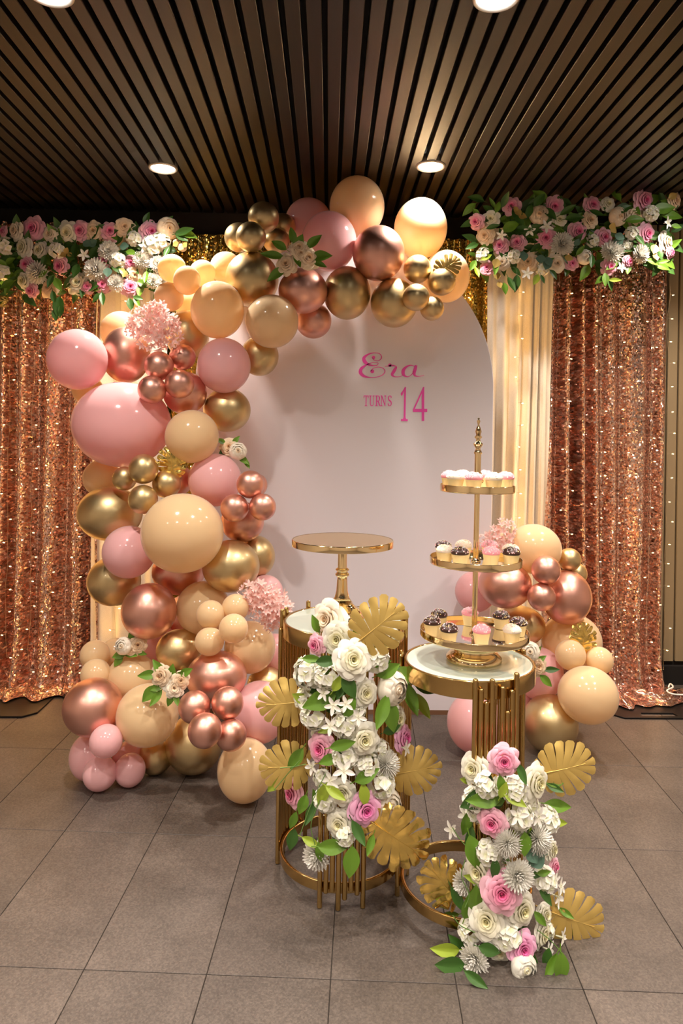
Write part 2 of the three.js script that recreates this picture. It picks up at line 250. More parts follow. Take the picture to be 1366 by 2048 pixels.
// ------------------------------------------------------------------ the two drum tables of gold tubes
function drumTable(label, cx, cz, topY, turn, groups, seedNo) {
  const t = thing('drum_table', label, 'table', 'gold tube tables', V(cx, 0, -cz));
  part('table_top', lathe([[0, topY - 0.008], [0.172, topY - 0.008], [0.175, topY - 0.006], [0.175, topY - 0.002], [0.172, topY], [0, topY]], 72), M.glassTop, t);
  const ring = (y0, y1) => lathe([[0.172, y0], [0.181, y0], [0.183, y0 + 0.002], [0.183, y1 - 0.002], [0.181, y1], [0.176, y1], [0.172, y1 - 0.003], [0.172, y0]], 72);
  part('top_band', ring(topY - 0.046, topY + 0.001), M.tubeGold, t); part('foot_ring', ring(0.038, 0.068), M.tubeGold, t);
  part('under_plate', lathe([[0, topY - 0.014], [0.173, topY - 0.014], [0.173, topY - 0.009], [0, topY - 0.009]], 48), M.tubeGold, t);
  for (const [deg, n, step, tops, feet] of groups) for (let k = 0; k < n; k++) {
    const a = R(turn + deg + (k - (n - 1) / 2) * step), y1 = topY + (tops ? tops[k] : 0.028 - 0.09 * hash(k, seedNo + deg) ** 2), y0 = feet ? feet[k] : (k % 3 === 0 ? 0.001 : 0.02 + 0.05 * hash(k, seedNo + 3 + deg)), r = 0.0074, rad = 0.1915;
    const g = lathe([[0, y0], [r * 0.85, y0], [r, y0 + 0.002], [r, y1 - 0.006], [r * 0.86, y1 - 0.0025], [r * 0.5, y1 - 0.0005], [0, y1]], 14);
    part('tube', g, M.tubeGold, t).position.set(Math.sin(a) * rad, 0, Math.cos(a) * rad);
  }
}
const T1 = { x: 0.053, z: 2.12, y: 0.75 }, T2 = { x: 0.404, z: 1.97, y: 0.68 };
drumTable('taller round gold tube table with a pale glass top under the cake stand', T1.x, T1.z, T1.y, 0, [[0, 8, 5.2, null, [0.001, 0.045, 0.05, 0.001, 0.03, 0.052, 0.04, 0.001]], [-120, 10, 5.4, [0.022, -0.02, -0.075, -0.03, -0.02, 0.0, 0.02, -0.04, 0.022, -0.03], null], [120, 10, 5.4, null, null]], 4);
drumTable('lower round gold tube table with a pale glass top under the tiered stand', T2.x, T2.z, T2.y, 11, [[0, 9, 4.3, [0.012, -0.012, -0.045, 0.012, -0.17, -0.008, -0.072, -0.02, 0.022], [0.001, 0.04, 0.03, 0.001, 0.05, 0.03, 0.001, 0.04, 0.001]], [-120, 8, 5.2, null, null], [120, 8, 5.2, null, null]], 9);

// ------------------------------------------------------------------ cake stand and tiered stand
{
  const t = thing('cake_stand', 'polished gold pedestal cake stand with an empty round plate, on the taller table', 'cake stand', undefined, V(0.047, T1.y, -2.14));
  const h = 0.241;
  part('plate', lathe([[0, h - 0.012], [0.149, h - 0.012], [0.151, h - 0.019], [0.1535, h - 0.019], [0.154, h - 0.002], [0.1525, h], [0.15, h], [0, h - 0.001]], 80), M.satin, t);
  part('rim', lathe([[0.1537, h - 0.0195], [0.1552, h - 0.019], [0.1556, h - 0.002], [0.154, h + 0.0006], [0.1525, h + 0.0004]], 80), M.gold, t);
  part('stem', lathe([[0.0, 0.05], [0.03, 0.052], [0.022, 0.066], [0.0175, 0.085], [0.0155, 0.118], [0.0148, 0.128], [0.02, 0.13], [0.0215, 0.134], [0.02, 0.138], [0.0165, 0.14], [0.0165, 0.145], [0.0205, 0.147], [0.021, 0.15], [0.0185, 0.153], [0.0138, 0.155], [0.0135, 0.222], [0.02, 0.225], [0, 0.225]], 48), M.gold, t);
  part('base', lathe([[0.068, 0.0], [0.07, 0.003], [0.069, 0.008], [0.063, 0.012], [0.061, 0.02], [0.054, 0.03], [0.042, 0.038], [0.035, 0.044], [0.031, 0.052], [0, 0.054]], 56), M.gold, t);
}
const TIER = [[0.073, 0.1525], [0.277, 0.129], [0.481, 0.1045]], SP = V(0.418, T2.y, -1.97);
{
  const t = thing('tiered_stand', 'gold three-tier cake stand with mirrored trays and a turned finial', 'cupcake stand', undefined, SP);
  t.rotation.z = -0.006;
  part('base', lathe([[0.076, 0], [0.078, 0.004], [0.077, 0.012], [0.07, 0.018], [0.066, 0.023], [0.058, 0.026], [0.054, 0.034], [0.06, 0.046], [0.075, 0.056], [0.1, 0.063], [0.1, 0.066], [0, 0.066]], 64), M.gold, t);
  part('pole', lathe([[0.0075, 0.066], [0.0075, 0.5], [0, 0.5]], 24), M.gold, t);
  for (const [y, r] of TIER) {
    const tr = part('tray', lathe([[0, y - 0.004], [r - 0.003, y - 0.004], [r - 0.003, y], [0, y]], 72), M.mirror, t);
    part('tray_rim', lathe([[r - 0.006, y - 0.006], [r - 0.0015, y - 0.006], [r, y - 0.003], [r, y + 0.0125], [r - 0.001, y + 0.014], [r - 0.0025, y + 0.0125], [r - 0.0025, y], [r - 0.006, y]], 80), M.gold, tr);
    part('collar', lathe([[0.0076, y], [0.014, y], [0.0135, y + 0.004], [0.0095, y + 0.007], [0.0076, y + 0.013]], 24), M.gold, tr);
  }
  const b = 0.497;
  part('finial', lathe([[0.008, b], [0.016, b + 0.004], [0.018, b + 0.009], [0.0125, b + 0.017], [0.0105, b + 0.026], [0.0125, b + 0.03], [0.009, b + 0.035], [0.0088, b + 0.083], [0.0118, b + 0.087], [0.0098, b + 0.092], [0.0062, b + 0.1], [0.013, b + 0.11], [0.0132, b + 0.114], [0.0068, b + 0.119], [0.0055, b + 0.126], [0.011, b + 0.132], [0.0062, b + 0.138], [0.0088, b + 0.148], [0.006, b + 0.158], [0.002, b + 0.166], [0.005, b + 0.178], [0.002, b + 0.181], [0.0035, b + 0.185], [0, b + 0.188]], 24), M.gold, t);
}
// ------------------------------------------------------------------ cupcakes
{
  const caseGeo = (() => { const s = new Sheet(), n = 72; s.grid(n, 4, (u, v) => { const a = u * Math.PI * 2, f = 1 + 0.035 * Math.cos(u * n * Math.PI), r = lerp(0.0158, 0.0208, v) * f; return V(Math.sin(a) * r, v * 0.025, Math.cos(a) * r); }); s.grid(24, 1, (u, v) => { const a = u * Math.PI * 2, r = 0.0158 * (1 - v); return V(Math.sin(-a) * r, 0.0004, Math.cos(-a) * r); }); const g = s.build(); g.deleteAttribute('color'); return g; })();
  const cakeGeo = lathe([[0.019, 0.021], [0.0212, 0.0245], [0.0215, 0.0265], [0.0195, 0.0275]], 32), icing = lathe([[0.019, 0.0255], [0.0222, 0.027], [0.0232, 0.0302], [0.0222, 0.0345], [0.0185, 0.039], [0.0125, 0.0424], [0.006, 0.044], [0, 0.0445]], 32);
  const sprinkles = (tones, n, sd) => { const gs = []; for (let i = 0; i < n; i++) {
    const a = hash(i, sd) * Math.PI * 2, e = Math.acos(1 - 0.86 * hash(i, sd + 1)), r = 0.0236, d = V(Math.sin(e) * Math.cos(a), Math.cos(e), Math.sin(e) * Math.sin(a)), g = new THREE.OctahedronGeometry(0.0014, 0).scale(1, 1, 1.7);
    const q = new THREE.Quaternion().setFromUnitVectors(V(0, 1, 0), d).multiply(new THREE.Quaternion().setFromAxisAngle(V(0, 1, 0), hash(i, sd + 2) * 6)); g.applyQuaternion(q); g.translate(d.x * r, 0.0282 + d.y * 0.0168, d.z * r);
    const t = tones[Math.floor(hash(i, sd + 3) * tones.length)], cs = []; for (let k = 0; k < g.attributes.position.count; k++) cs.push(...t); g.setAttribute('color', new THREE.Float32BufferAttribute(cs, 3)); gs.push(g); } return mergeGeometries(gs); };
  const pale = [[0.95, 0.9, 0.8], [0.95, 0.85, 0.6], [0.95, 0.6, 0.6], [0.9, 0.8, 0.7]], hundred = [[0.95, 0.93, 0.9], [0.95, 0.9, 0.8], [0.95, 0.5, 0.55], [0.95, 0.75, 0.3], [0.85, 0.75, 0.9]];
  const kinds = { c: ['choc', hundred, 75, 3], w: ['white', pale, 90, 13], p: ['rosy', [[0.95, 0.75, 0.75], [0.95, 0.9, 0.88], [0.9, 0.45, 0.55]], 90, 23] }, made = {};
  const words = { c: 'chocolate iced mini cupcake', w: 'cream iced mini cupcake', p: 'pink iced mini cupcake' };
  function cupcake(kind, x, y, z, where, tier) {
    const [mat, tones, n, sd] = kinds[kind]; let t;
    if (!made[kind]) { t = made[kind] = thing('cupcake'); part('paper_case', caseGeo, M.paperCase, t); part('cake_rim', cakeGeo, M.paperCase, t); const ic = part('icing', icing, M[mat], t); const sp = part('sprinkles', sprinkles(tones, n, sd), M.sprinkle, ic); sp.userData.kind = 'stuff'; }
    else { t = made[kind].clone(); t.name = numbered('cupcake'); scene.add(t); }
    t.position.set(x, y, z); t.rotation.y = x * 40 + z * 70; t.scale.set(1.06, 1.16, 1.06); t.userData = { ...t.userData, label: words[kind] + ', ' + where, category: 'cupcake', group: 'cupcakes on the ' + tier };
  }
  // [kind, degrees from the front towards the right, share of the tray's radius, where]
  const rows = [
    [0, 'lowest tray', [['c', -84, 0.80, 'at the left edge of the lowest tray'], ['c', -128, 0.74, 'left of the pole at the back of the lowest tray'], ['c', -45, 0.80, 'at the front left of the lowest tray'], ['p', 176, 0.62, 'behind the pole on the lowest tray'], ['c', 124, 0.72, 'at the back right of the lowest tray'], ['c', 84, 0.80, 'at the right edge of the lowest tray'], ['p', 0, 0.62, 'in front of the pole on the lowest tray'], ['w', 43, 0.80, 'at the front right of the lowest tray']]],
    [1, 'middle tray', [['w', -72, 0.76, 'at the left edge of the middle tray'], ['c', -118, 0.74, 'at the back left of the middle tray'], ['w', -162, 0.55, 'just left of the pole on the middle tray'], ['c', -42, 0.66, 'at the front left of the middle tray'], ['p', 140, 0.66, 'behind the pole on the middle tray'], ['w', 88, 0.76, 'at the right edge of the middle tray'], ['p', 28, 0.50, 'at the front of the middle tray'], ['c', 56, 0.80, 'at the front right of the middle tray']]],
    [2, 'top tray', [['w', -60, 0.76, 'at the front left of the top tray'], ['p', -98, 0.74, 'at the left back of the top tray'], ['w', -150, 0.6, 'left of the finial at the back of the top tray'], ['p', -20, 0.66, 'in front of the finial on the top tray'], ['p', 148, 0.62, 'right behind the finial on the top tray'], ['w', 24, 0.72, 'at the front right of the top tray'], ['p', 76, 0.74, 'at the right edge of the top tray']]],
  ];
  for (const [k, tier, list] of rows) for (const [kind, deg, share, where] of list) { const r = TIER[k][1] * share, a = R(deg); cupcake(kind, SP.x + 0.006 * TIER[k][0] + Math.sin(a) * r, SP.y + TIER[k][0] + 0.0006, SP.z + Math.cos(a) * r, where, tier); }
}

// ------------------------------------------------------------------ balloons: [finish, px, py, half width, half height in pixels, metres away, label]
const balloonGeo = (() => {
  const pts = [], n = 34; pts.push([0.0001, -1.2]); pts.push([0.05, -1.2], [0.075, -1.17], [0.035, -1.13], [0.035, -1.11]);
  for (let i = 1; i <= n; i++) { const a = lerp(-Math.PI / 2 + 0.12, Math.PI / 2, i / n), y = Math.sin(a), back = y < 0 ? 1 + 0.1 * y * y : 1; pts.push([Math.max(0.0001, Math.cos(a) * (y < 0 ? 1 - 0.05 * y * y : 1)), y * back]); }
  return lathe(pts, 48).rotateX(Math.PI / 2);
})();
const BALLOONS = [
  ['G', 527, 435, 31, 31, 3.071, 'small gold chrome balloon, topmost of the gold cluster left of the arch crown'],
  ['G', 478, 475, 29, 29, 3.141, 'small gold chrome balloon on the left rear of the gold cluster near the arch crown'],
  ['G', 502, 474, 30, 30, 2.991, 'small gold chrome balloon at the front of the gold cluster beside the arch crown'],
  ['G', 553, 482, 27, 25, 3.198, 'small shaded gold balloon tucked behind the uppermost cream rose spray'],
  ['G', 565, 452, 26, 25, 3.260, 'darkest small gold balloon wedged between the gold cluster and the crown pink balloons'],
  ['K', 617, 442, 46, 45, 3.345, 'shaded pink balloon at the arch crown, half hidden behind a paler pink one'],
  ['P', 714, 414, 55, 60, 3.227, 'tall peach balloon standing highest on the arch just under the ceiling'],
  ['K', 658, 483, 55, 59, 3.135, 'glossy pink balloon at the arch crown right of the uppermost cream rose spray'],
  ['R', 757, 507, 52, 55, 3.062, 'large rose gold balloon on the arch crown between two tall peach balloons'],
  ['P', 841, 457, 53, 60, 3.215, 'pale yellow peach balloon lit white on top under the right downlight'],
  ['P', 892, 553, 47, 52, 3.181, 'peach balloon at the right tip of the arch behind small gold balloons'],
  ['G', 835, 538, 28, 28, 3.058, 'small gold balloon, topmost of four at the right tip of the arch'],
  ['G', 883, 563, 28, 28, 3.036, 'small gold balloon, right one of four at the right tip of the arch'],
  ['G', 832, 595, 27, 27, 2.955, 'small gold balloon, left one of four at the right tip of the arch'],
  ['G', 864, 617, 24, 24, 3.014, 'small gold balloon, lowest of four at the right tip of the arch'],
  ['G', 788, 606, 47, 49, 3.097, 'round gold balloon beneath the right tip of the arch, above the pink lettering'],
  ['G', 694, 586, 47, 53, 3.111, 'gold balloon beneath the arch crown between a rose gold and a pink balloon'],
  ['R', 606, 582, 49, 45, 3.037, 'rose gold balloon directly under the uppermost cream rose spray'],
  ['R', 627, 641, 36, 36, 3.164, 'rose gold balloon hanging lowest behind the underside of the arch'],
  ['G', 504, 559, 53, 55, 3.076, 'large gold balloon on the arch shoulder left of the uppermost cream rose spray'],
  ['P', 544, 643, 53, 53, 2.981, 'peach balloon under the large gold balloon of the arch shoulder'],
  ['P', 435, 620, 53, 57, 2.991, 'bright peach balloon below the small peach cluster on the arch shoulder'],
  ['G', 519, 712, 38, 40, 3.110, 'shaded gold balloon peeping out on the backdrop under a peach balloon'],
  ['P', 344, 537, 28, 28, 3.058, 'small peach balloon, topmost of the peach cluster on the arch shoulder'],
  ['P', 374, 561, 27, 29, 2.979, 'small peach balloon, foremost of the peach cluster on the arch shoulder'],
  ['P', 405, 547, 26, 27, 3.132, 'small peach balloon at the right back of the arch shoulder peach cluster'],
  ['P', 452, 536, 32, 32, 3.208, 'peach balloon behind the large gold balloon of the arch shoulder'],
  ['P', 338, 594, 29, 29, 3.031, 'small peach balloon, lowest of the peach cluster on the arch shoulder'],
  ['P', 384, 610, 34, 34, 3.187, 'shaded peach balloon filling the gap behind the arch shoulder peach cluster'],
  ['P', 242, 663, 40, 40, 3.191, 'peach balloon behind the upper pale pink blossom cluster against the cream drape'],
  ['R', 252, 710, 47, 56, 3.063, 'large rose gold balloon under the upper pale pink blossom cluster'],
  ['G', 375, 670, 43, 49, 3.109, 'gold balloon right of the upper pale pink blossom cluster'],
  ['K', 155, 719, 58, 60, 2.926, 'pale pink balloon sticking out farthest left of the upper column'],
  ['P', 175, 779, 30, 30, 3.148, 'peach balloon mostly hidden between the two largest pale pink balloons of the column'],
  ['R', 318, 732, 29, 29, 2.878, 'small rose gold balloon, topmost of the cluster below the upper blossom cluster'],
  ['R', 365, 714, 26, 26, 2.949, 'small rose gold balloon, right one touching the upper blossom cluster'],
  ['R', 304, 779, 28, 28, 2.838, 'small rose gold balloon, lowest left of the cluster above the giant pink balloon'],
  ['R', 359, 768, 29, 29, 2.853, 'small rose gold balloon resting against a larger rose gold one, above the giant pink balloon'],
  ['R', 370, 786, 43, 43, 2.996, 'medium rose gold balloon behind the small rose gold cluster beside the giant pink balloon'],
  ['K', 448, 731, 53, 55, 2.995, 'round pink balloon on the inner edge of the column beside the white backdrop, upper one'],
  ['G', 454, 820, 47, 44, 3.069, 'gold balloon below the upper pink balloon on the inner edge of the column'],
  ['K', 244, 849, 96, 85, 2.968, 'giant pink balloon, biggest of the whole garland'],
  ['P', 384, 873, 53, 53, 2.879, 'peach balloon directly right of the giant pink balloon'],
  ['K', 430, 960, 53, 53, 2.924, 'pink balloon beside the small rose gold trio on the inner edge'],
  ['G', 287, 938, 29, 30, 2.779, 'small gold balloon, topmost of the four under the giant pink balloon'],
  ['G', 249, 957, 24, 24, 2.845, 'small gold balloon, left one of the four under the giant pink balloon'],
  ['G', 333, 968, 28, 28, 2.840, 'small gold balloon, right one of the four beside the gold leaf'],
  ['G', 286, 999, 29, 29, 2.750, 'small gold balloon, lowest of the four under the giant pink balloon'],
  ['P', 204, 956, 37, 37, 3.019, 'peach balloon showing behind the lower left of the giant pink balloon'],
  ['G', 220, 1027, 63, 54, 2.915, 'largest gold balloon on the outer edge of the column, beside the left sequin curtain'],
  ['P', 365, 1066, 81, 79, 2.692, 'largest peach balloon in the middle of the column'],
  ['R', 501, 969, 28, 28, 2.764, 'small rose gold balloon, topmost of the trio against the white backdrop'],
  ['R', 515, 970, 20, 22, 2.989, 'small rose gold balloon hidden behind the top of the trio on the backdrop'],
  ['R', 469, 1016, 28, 28, 2.744, 'small rose gold balloon, left one of the trio against the white backdrop'],
  ['R', 525, 1014, 27, 27, 2.744, 'small rose gold balloon, right one of the trio against the white backdrop'],
  ['R', 485, 1044, 43, 40, 2.882, 'rose gold balloon under the small trio against the white backdrop'],
  ['R', 358, 960, 28, 30, 2.994, 'shaded rose gold balloon behind the upper gold leaf of the column'],
  ['K', 258, 1104, 52, 52, 2.808, 'pink balloon at the lower left of the largest peach balloon'],
  ['G', 462, 1132, 57, 52, 2.786, 'large gold balloon at the lower right of the largest peach balloon'],
  ['G', 511, 1113, 39, 42, 2.948, 'gold balloon half hidden at the inner edge beside the backdrop'],
  ['G', 228, 1162, 52, 49, 2.914, 'gold balloon on the outer edge in front of the cream drape\'s foot'],
  ['R', 357, 1143, 52, 46, 2.918, 'dark rose gold balloon in shade under the largest peach balloon'],
  ['R', 298, 1222, 54, 55, 2.730, 'rose gold balloon above the cream rose spray at the left foot'],
  ['P', 406, 1216, 53, 53, 2.810, 'peach balloon behind the small peach cluster of the lower column'],
  ['P', 421, 1229, 28, 28, 2.643, 'small peach balloon, left one of the lower column\'s peach cluster'],
  ['P', 471, 1215, 27, 27, 2.674, 'small peach balloon, topmost of the lower column\'s peach cluster touching the blossoms'],
  ['P', 467, 1257, 29, 29, 2.557, 'small peach balloon, right one of the lower column\'s peach cluster'],
  ['P', 419, 1283, 29, 28, 2.601, 'small peach balloon, lowest of the lower column\'s peach cluster'],
  ['K', 531, 1186, 36, 36, 2.901, 'pale pink balloon behind the lower pale pink blossom cluster'],
  ['P', 500, 1294, 51, 51, 2.774, 'peach balloon below the lower pale pink blossom cluster'],
  ['K', 550, 1308, 34, 40, 2.907, 'pink balloon just showing beside the taller gold table\'s left tubes'],
  ['G', 359, 1300, 46, 41, 2.752, 'gold balloon reflecting lamps above the front cream rose spray'],
  ['P', 190, 1310, 29, 29, 2.797, 'small peach balloon, upper of two at the far left foot'],
  ['P', 191, 1348, 29, 29, 2.710, 'small peach balloon, lower of two at the far left foot'],
  ['P', 230, 1305, 28, 28, 2.900, 'peach balloon peeping out behind the left foot\'s rear cream rose spray'],
  ['P', 264, 1355, 48, 48, 2.750, 'peach balloon carrying the rear cream rose spray at the left foot'],
  ['R', 186, 1414, 58, 56, 2.593, 'dark rose gold balloon above the pink four-balloon cluster at the left foot'],
  ['P', 295, 1430, 61, 60, 2.587, 'large peach balloon under the front cream rose spray at the left foot'],
  ['R', 433, 1353, 60, 50, 2.634, 'biggest rose gold balloon at the foot of the column'],
  ['R', 389, 1414, 32, 32, 2.452, 'small rose gold balloon, left one of the four at the column foot'],
  ['R', 455, 1406, 32, 32, 2.458, 'small rose gold balloon, upper right one of the four at the column foot'],
  ['R', 410, 1461, 34, 34, 2.346, 'small rose gold balloon, foremost of the four at the column foot'],
  ['R', 462, 1470, 31, 31, 2.415, 'small rose gold balloon, lowest right one of the four at the column foot'],
  ['G', 388, 1488, 56, 57, 2.715, 'large gold balloon on the floor behind the four rose gold balloons'],
  ['K', 519, 1424, 56, 60, 2.640, 'pink balloon between the column foot and the taller gold table'],
  ['G', 532, 1370, 38, 36, 2.804, 'gold balloon in the gap above the pink balloon near the taller gold table'],
  ['P', 490, 1540, 55, 61, 2.508, 'peach balloon standing alone on the floor tiles near the taller gold table'],
  ['G', 311, 1513, 34, 34, 2.705, 'shaded gold balloon on the floor between pink and gold ones'],
  ['K', 180, 1513, 40, 46, 2.654, 'pink balloon on the floor behind the small pink cluster'],
  ['K', 212, 1482, 32, 32, 2.499, 'small pink balloon, topmost of the floor cluster'],
  ['K', 257, 1516, 32, 32, 2.699, 'small pink balloon, right one of the floor cluster'],
  ['K', 200, 1547, 33, 33, 2.576, 'small pink balloon, lowest of the floor cluster'],
  ['K', 260, 1540, 30, 32, 2.607, 'small pink balloon, shaded rear one of the floor cluster'],
  ['K', 312, 1290, 40, 45, 2.949, 'pink balloon deep in the column between gold and rose gold ones'],
  ['R', 372, 1235, 45, 45, 3.058, 'rose gold balloon in deep shade behind the lower peach cluster'],
  ['P', 1068, 1098, 54, 50, 3.070, 'peach balloon on top of the right cluster'],
  ['G', 1139, 1119, 23, 23, 3.066, 'small gold balloon at the upper right of the right cluster'],
  ['G', 1152, 1147, 22, 22, 3.141, 'small gold balloon hidden at the back of the right cluster'],
  ['R', 1092, 1140, 29, 29, 2.912, 'small rose gold balloon, upper of two in the right cluster'],
  ['R', 1083, 1194, 28, 28, 2.901, 'small rose gold balloon, lower of two in the right cluster'],
  ['R', 1132, 1194, 50, 54, 3.041, 'rose gold balloon on the outer right of the right cluster'],
  ['R', 1010, 1170, 53, 46, 3.020, 'rose gold balloon beside the middle cake tray'],
  ['K', 951, 1183, 41, 41, 3.165, 'pale pink balloon behind the tiered stand\'s pole'],
  ['G', 1041, 1251, 49, 39, 3.101, 'gold balloon in the middle of the right cluster behind the lowest tray'],
  ['P', 1143, 1282, 59, 55, 3.103, 'peach balloon behind the gold leaf of the right cluster'],
  ['P', 1141, 1310, 30, 30, 2.925, 'small peach balloon, left one of two under the right gold leaf'],
  ['P', 1199, 1321, 27, 27, 2.919, 'small peach balloon, right one of two under the right gold leaf'],
  ['K', 1078, 1347, 48, 52, 3.028, 'pink balloon carrying the cream rose spray at the lower gold table'],
  ['P', 1176, 1390, 59, 56, 2.832, 'large peach balloon low at the right end beside the right curtain'],
  ['G', 1100, 1447, 55, 57, 2.915, 'large gold balloon on the floor of the right cluster'],
  ['K', 950, 1445, 56, 59, 2.910, 'pink balloon on the floor behind the lower table\'s front tubes'],
  ['K', 1038, 1400, 23, 23, 3.040, 'small pink balloon between the lower gold table and the floor gold balloon'],
];
const finishName = { P: 'peach', K: 'pink', G: 'chrome gold', R: 'chrome rose gold' };
const balloonAt = BALLOONS.map(([kind, px, py, rx, ry, z, label], i) => {
  const p = at(px, py, z), m = part('balloon', balloonGeo, M[kind]);
  m.position.copy(p); m.scale.set(rx * z / F, ry * z / F, (rx + ry) / 2 * z / F);
  m.rotation.y = Math.atan2(-p.x, -p.z);
  tag(m, label, 'balloon', finishName[kind] + (px > 900 && py > 1050 ? ' balloons of the right cluster' : ' balloons of the arch garland'));
  return { p, px, py, z };
});

// ------------------------------------------------------------------ flowers and leaves, radius 1, facing +z
const mix3 = (a, b, t) => [lerp(a[0], b[0], t), lerp(a[1], b[1], t), lerp(a[2], b[2], t)];
const TONES = {
  pink: [[0.90, 0.52, 0.62], [0.82, 0.07, 0.28]], magenta: [[0.90, 0.50, 0.70], [0.80, 0.08, 0.38]], white: [[0.90, 0.885, 0.78], [0.86, 0.80, 0.42]], cream: [[0.93, 0.76, 0.55], [0.90, 0.60, 0.33]], ivory: [[0.93, 0.86, 0.72], [0.92, 0.70, 0.45]],
};
function roseGeo(tone, open, sd) {                        // a rolled bud in whorls of wide petals with turned-out rims
  const s = new Sheet(), [outer, inner] = TONES[tone], j = (a, b) => (hash(a + 7 * b, sd) - 0.5);
  s.grid(40, 3, (u, v) => { const a = u * 13, r = 0.012 + 0.085 * u; return V(Math.cos(a) * r * (0.7 + 0.3 * v), Math.sin(a) * r * (0.7 + 0.3 * v), -0.1 + 0.56 * v - 0.05 * u * v); }, (u, v) => mix3(inner.map((c) => c * 0.8), inner, v));
  // [petals, rim radius, rim height, lip, half width as a share of the full turn]
  const rings = [[3, 0.16, 0.47, 0.035, 0.26], [3, 0.26, 0.46, 0.055, 0.24], [4, 0.38, 0.41, 0.085, 0.19], [5, 0.53, 0.31, 0.12, 0.155], [5, 0.70, 0.17, 0.16, 0.15], [6, 0.84, 0.0, 0.18, 0.13]];
  rings.forEach(([n, rim, top, lip, share], k) => {
    for (let i = 0; i < n; i++) {
      const phi = (i + 0.25 * j(i, k)) / n * Math.PI * 2 + k * 2.1 + sd, half = share * Math.PI * 2, ro = rim * open * (1 + 0.08 * j(i, k + 5)), zt = top + 0.06 * j(i, k + 9), r0 = Math.max(0.06, rim * 0.55 - 0.05), spiral = 0.05 * (k < 4 ? 1 : 0.5);
      s.grid(8, 7, (u, v) => {
        const uu = u * 2 - 1, au = Math.abs(uu), edge = 1 - 0.16 * Math.pow(au, 3) + (k > 2 ? 0.05 * Math.max(0, 1 - 3 * au) : 0), h = v * edge, roll = sstep(0.62, 1.0, h);
        const rad = lerp(r0, ro, Math.pow(h, 1.25)) + spiral * uu * rim + lip * roll * roll * (1 - 0.35 * au), z = -0.35 + (zt + 0.35) * Math.sin(Math.min(1, h * 1.02) * Math.PI / 2) - lip * 0.75 * roll * roll;
        const narrow = 0.62 + 0.38 * Math.sin(Math.min(1, v * 1.15) * Math.PI / 2) - 0.16 * Math.pow(v, 5), wav = 0.012 * k * v * v * Math.sin(uu * 3.6 + i * 2.3 + k);
        return V(Math.cos(phi + uu * half * narrow) * (rad + wav), Math.sin(phi + uu * half * narrow) * (rad + wav), z + wav * 0.7);
      }, (u, v) => mix3(inner, outer, Math.min(1, Math.max(0, 0.11 * k + (0.16 + 0.09 * k) * v))));
    }
  });
  return s.build();
}
function peonyGeo(tone, sd) {                             // a round, half closed head
  const s = new Sheet(), [outer, inner] = TONES[tone], j = (a, b) => hash(a + 7 * b, sd) - 0.5;
  s.grid(36, 3, (u, v) => { const a = u * 12, r = 0.015 + 0.24 * u; return V(Math.cos(a) * r * (0.75 + 0.25 * v), Math.sin(a) * r * (0.75 + 0.25 * v), 0.1 + 0.62 * v - 0.10 * u * v); }, (u, v) => mix3(inner, outer, 0.3 + 0.5 * v));
  s.grid(16, 5, (u, v) => { const a = u * Math.PI * 2, e = (0.1 + 0.9 * v) * 1.7; return V(Math.sin(e) * Math.cos(a) * 0.62, Math.sin(e) * Math.sin(a) * 0.62, Math.cos(e) * 0.56); }, () => mix3(inner, outer, 0.35));
  [[4, 0.36, 0.55], [5, 0.54, 0.62], [6, 0.72, 0.66], [6, 0.9, 0.66], [6, 1.0, 0.6]].forEach(([n, rad, wid], k) => {
    for (let i = 0; i < n; i++) {
      const phi = (i + 0.5 * (k % 2) + 0.3 * j(i, k)) / n * Math.PI * 2, reach = lerp(0.05, 0.72, k / 4) + 0.1 * j(i, k + 3);
      s.grid(6, 6, (u, v) => { const uu = u * 2 - 1, el = lerp(2.5, reach, v), rr2 = rad * (1 + 0.035 * Math.sin(uu * 4 + i * 2) * v), w = wid * Math.sin((0.15 + 0.7 * v) * Math.PI) * (1 + 0.2 * v), a = phi + uu * w / Math.max(0.35, Math.sin(el)); const rim = 1 + 0.06 * v * v * (k > 1 ? 1 : 0); return V(Math.sin(el) * Math.cos(a) * rr2 * rim, Math.sin(el) * Math.sin(a) * rr2 * rim, Math.cos(el) * rr2 * 0.78 * (1 - 0.12 * uu * uu * v)); }, (u, v) => mix3(inner, outer, Math.min(1, 0.3 + k / 5 + 0.25 * v)));
    }
  });
  return s.build();
}
function mumGeo(n, wid, cup, sd) {
  const s = new Sheet(), c = [0.90, 0.88, 0.82], q = new THREE.Quaternion();
  for (let i = 0; i < n; i++) {
    const t = (i + 0.5) / n, el = Math.acos(1 - 1.18 * t), a = i * 2.39996, d = V(Math.sin(el) * Math.cos(a), Math.sin(el) * Math.sin(a), Math.cos(el)), up = V(-d.z * Math.cos(a), -d.z * Math.sin(a), Math.sin(el)), sd2 = new THREE.Vector3().crossVectors(up, d), L = 0.92 + 0.16 * hash(i, sd);
    s.grid(2, 3, (u, v) => { const uu = u * 2 - 1, w = wid * Math.sin((0.25 + 0.68 * v) * Math.PI), r = 0.12 + (L - 0.12) * v; return V(0, 0, -0.05).addScaledVector(d, r).addScaledVector(sd2, uu * w).addScaledVector(up, cup * v * v + 0.05 * uu * uu); }, (u, v) => mix3([0.86, 0.84, 0.72], c, v));
  }
  return s.build();
}
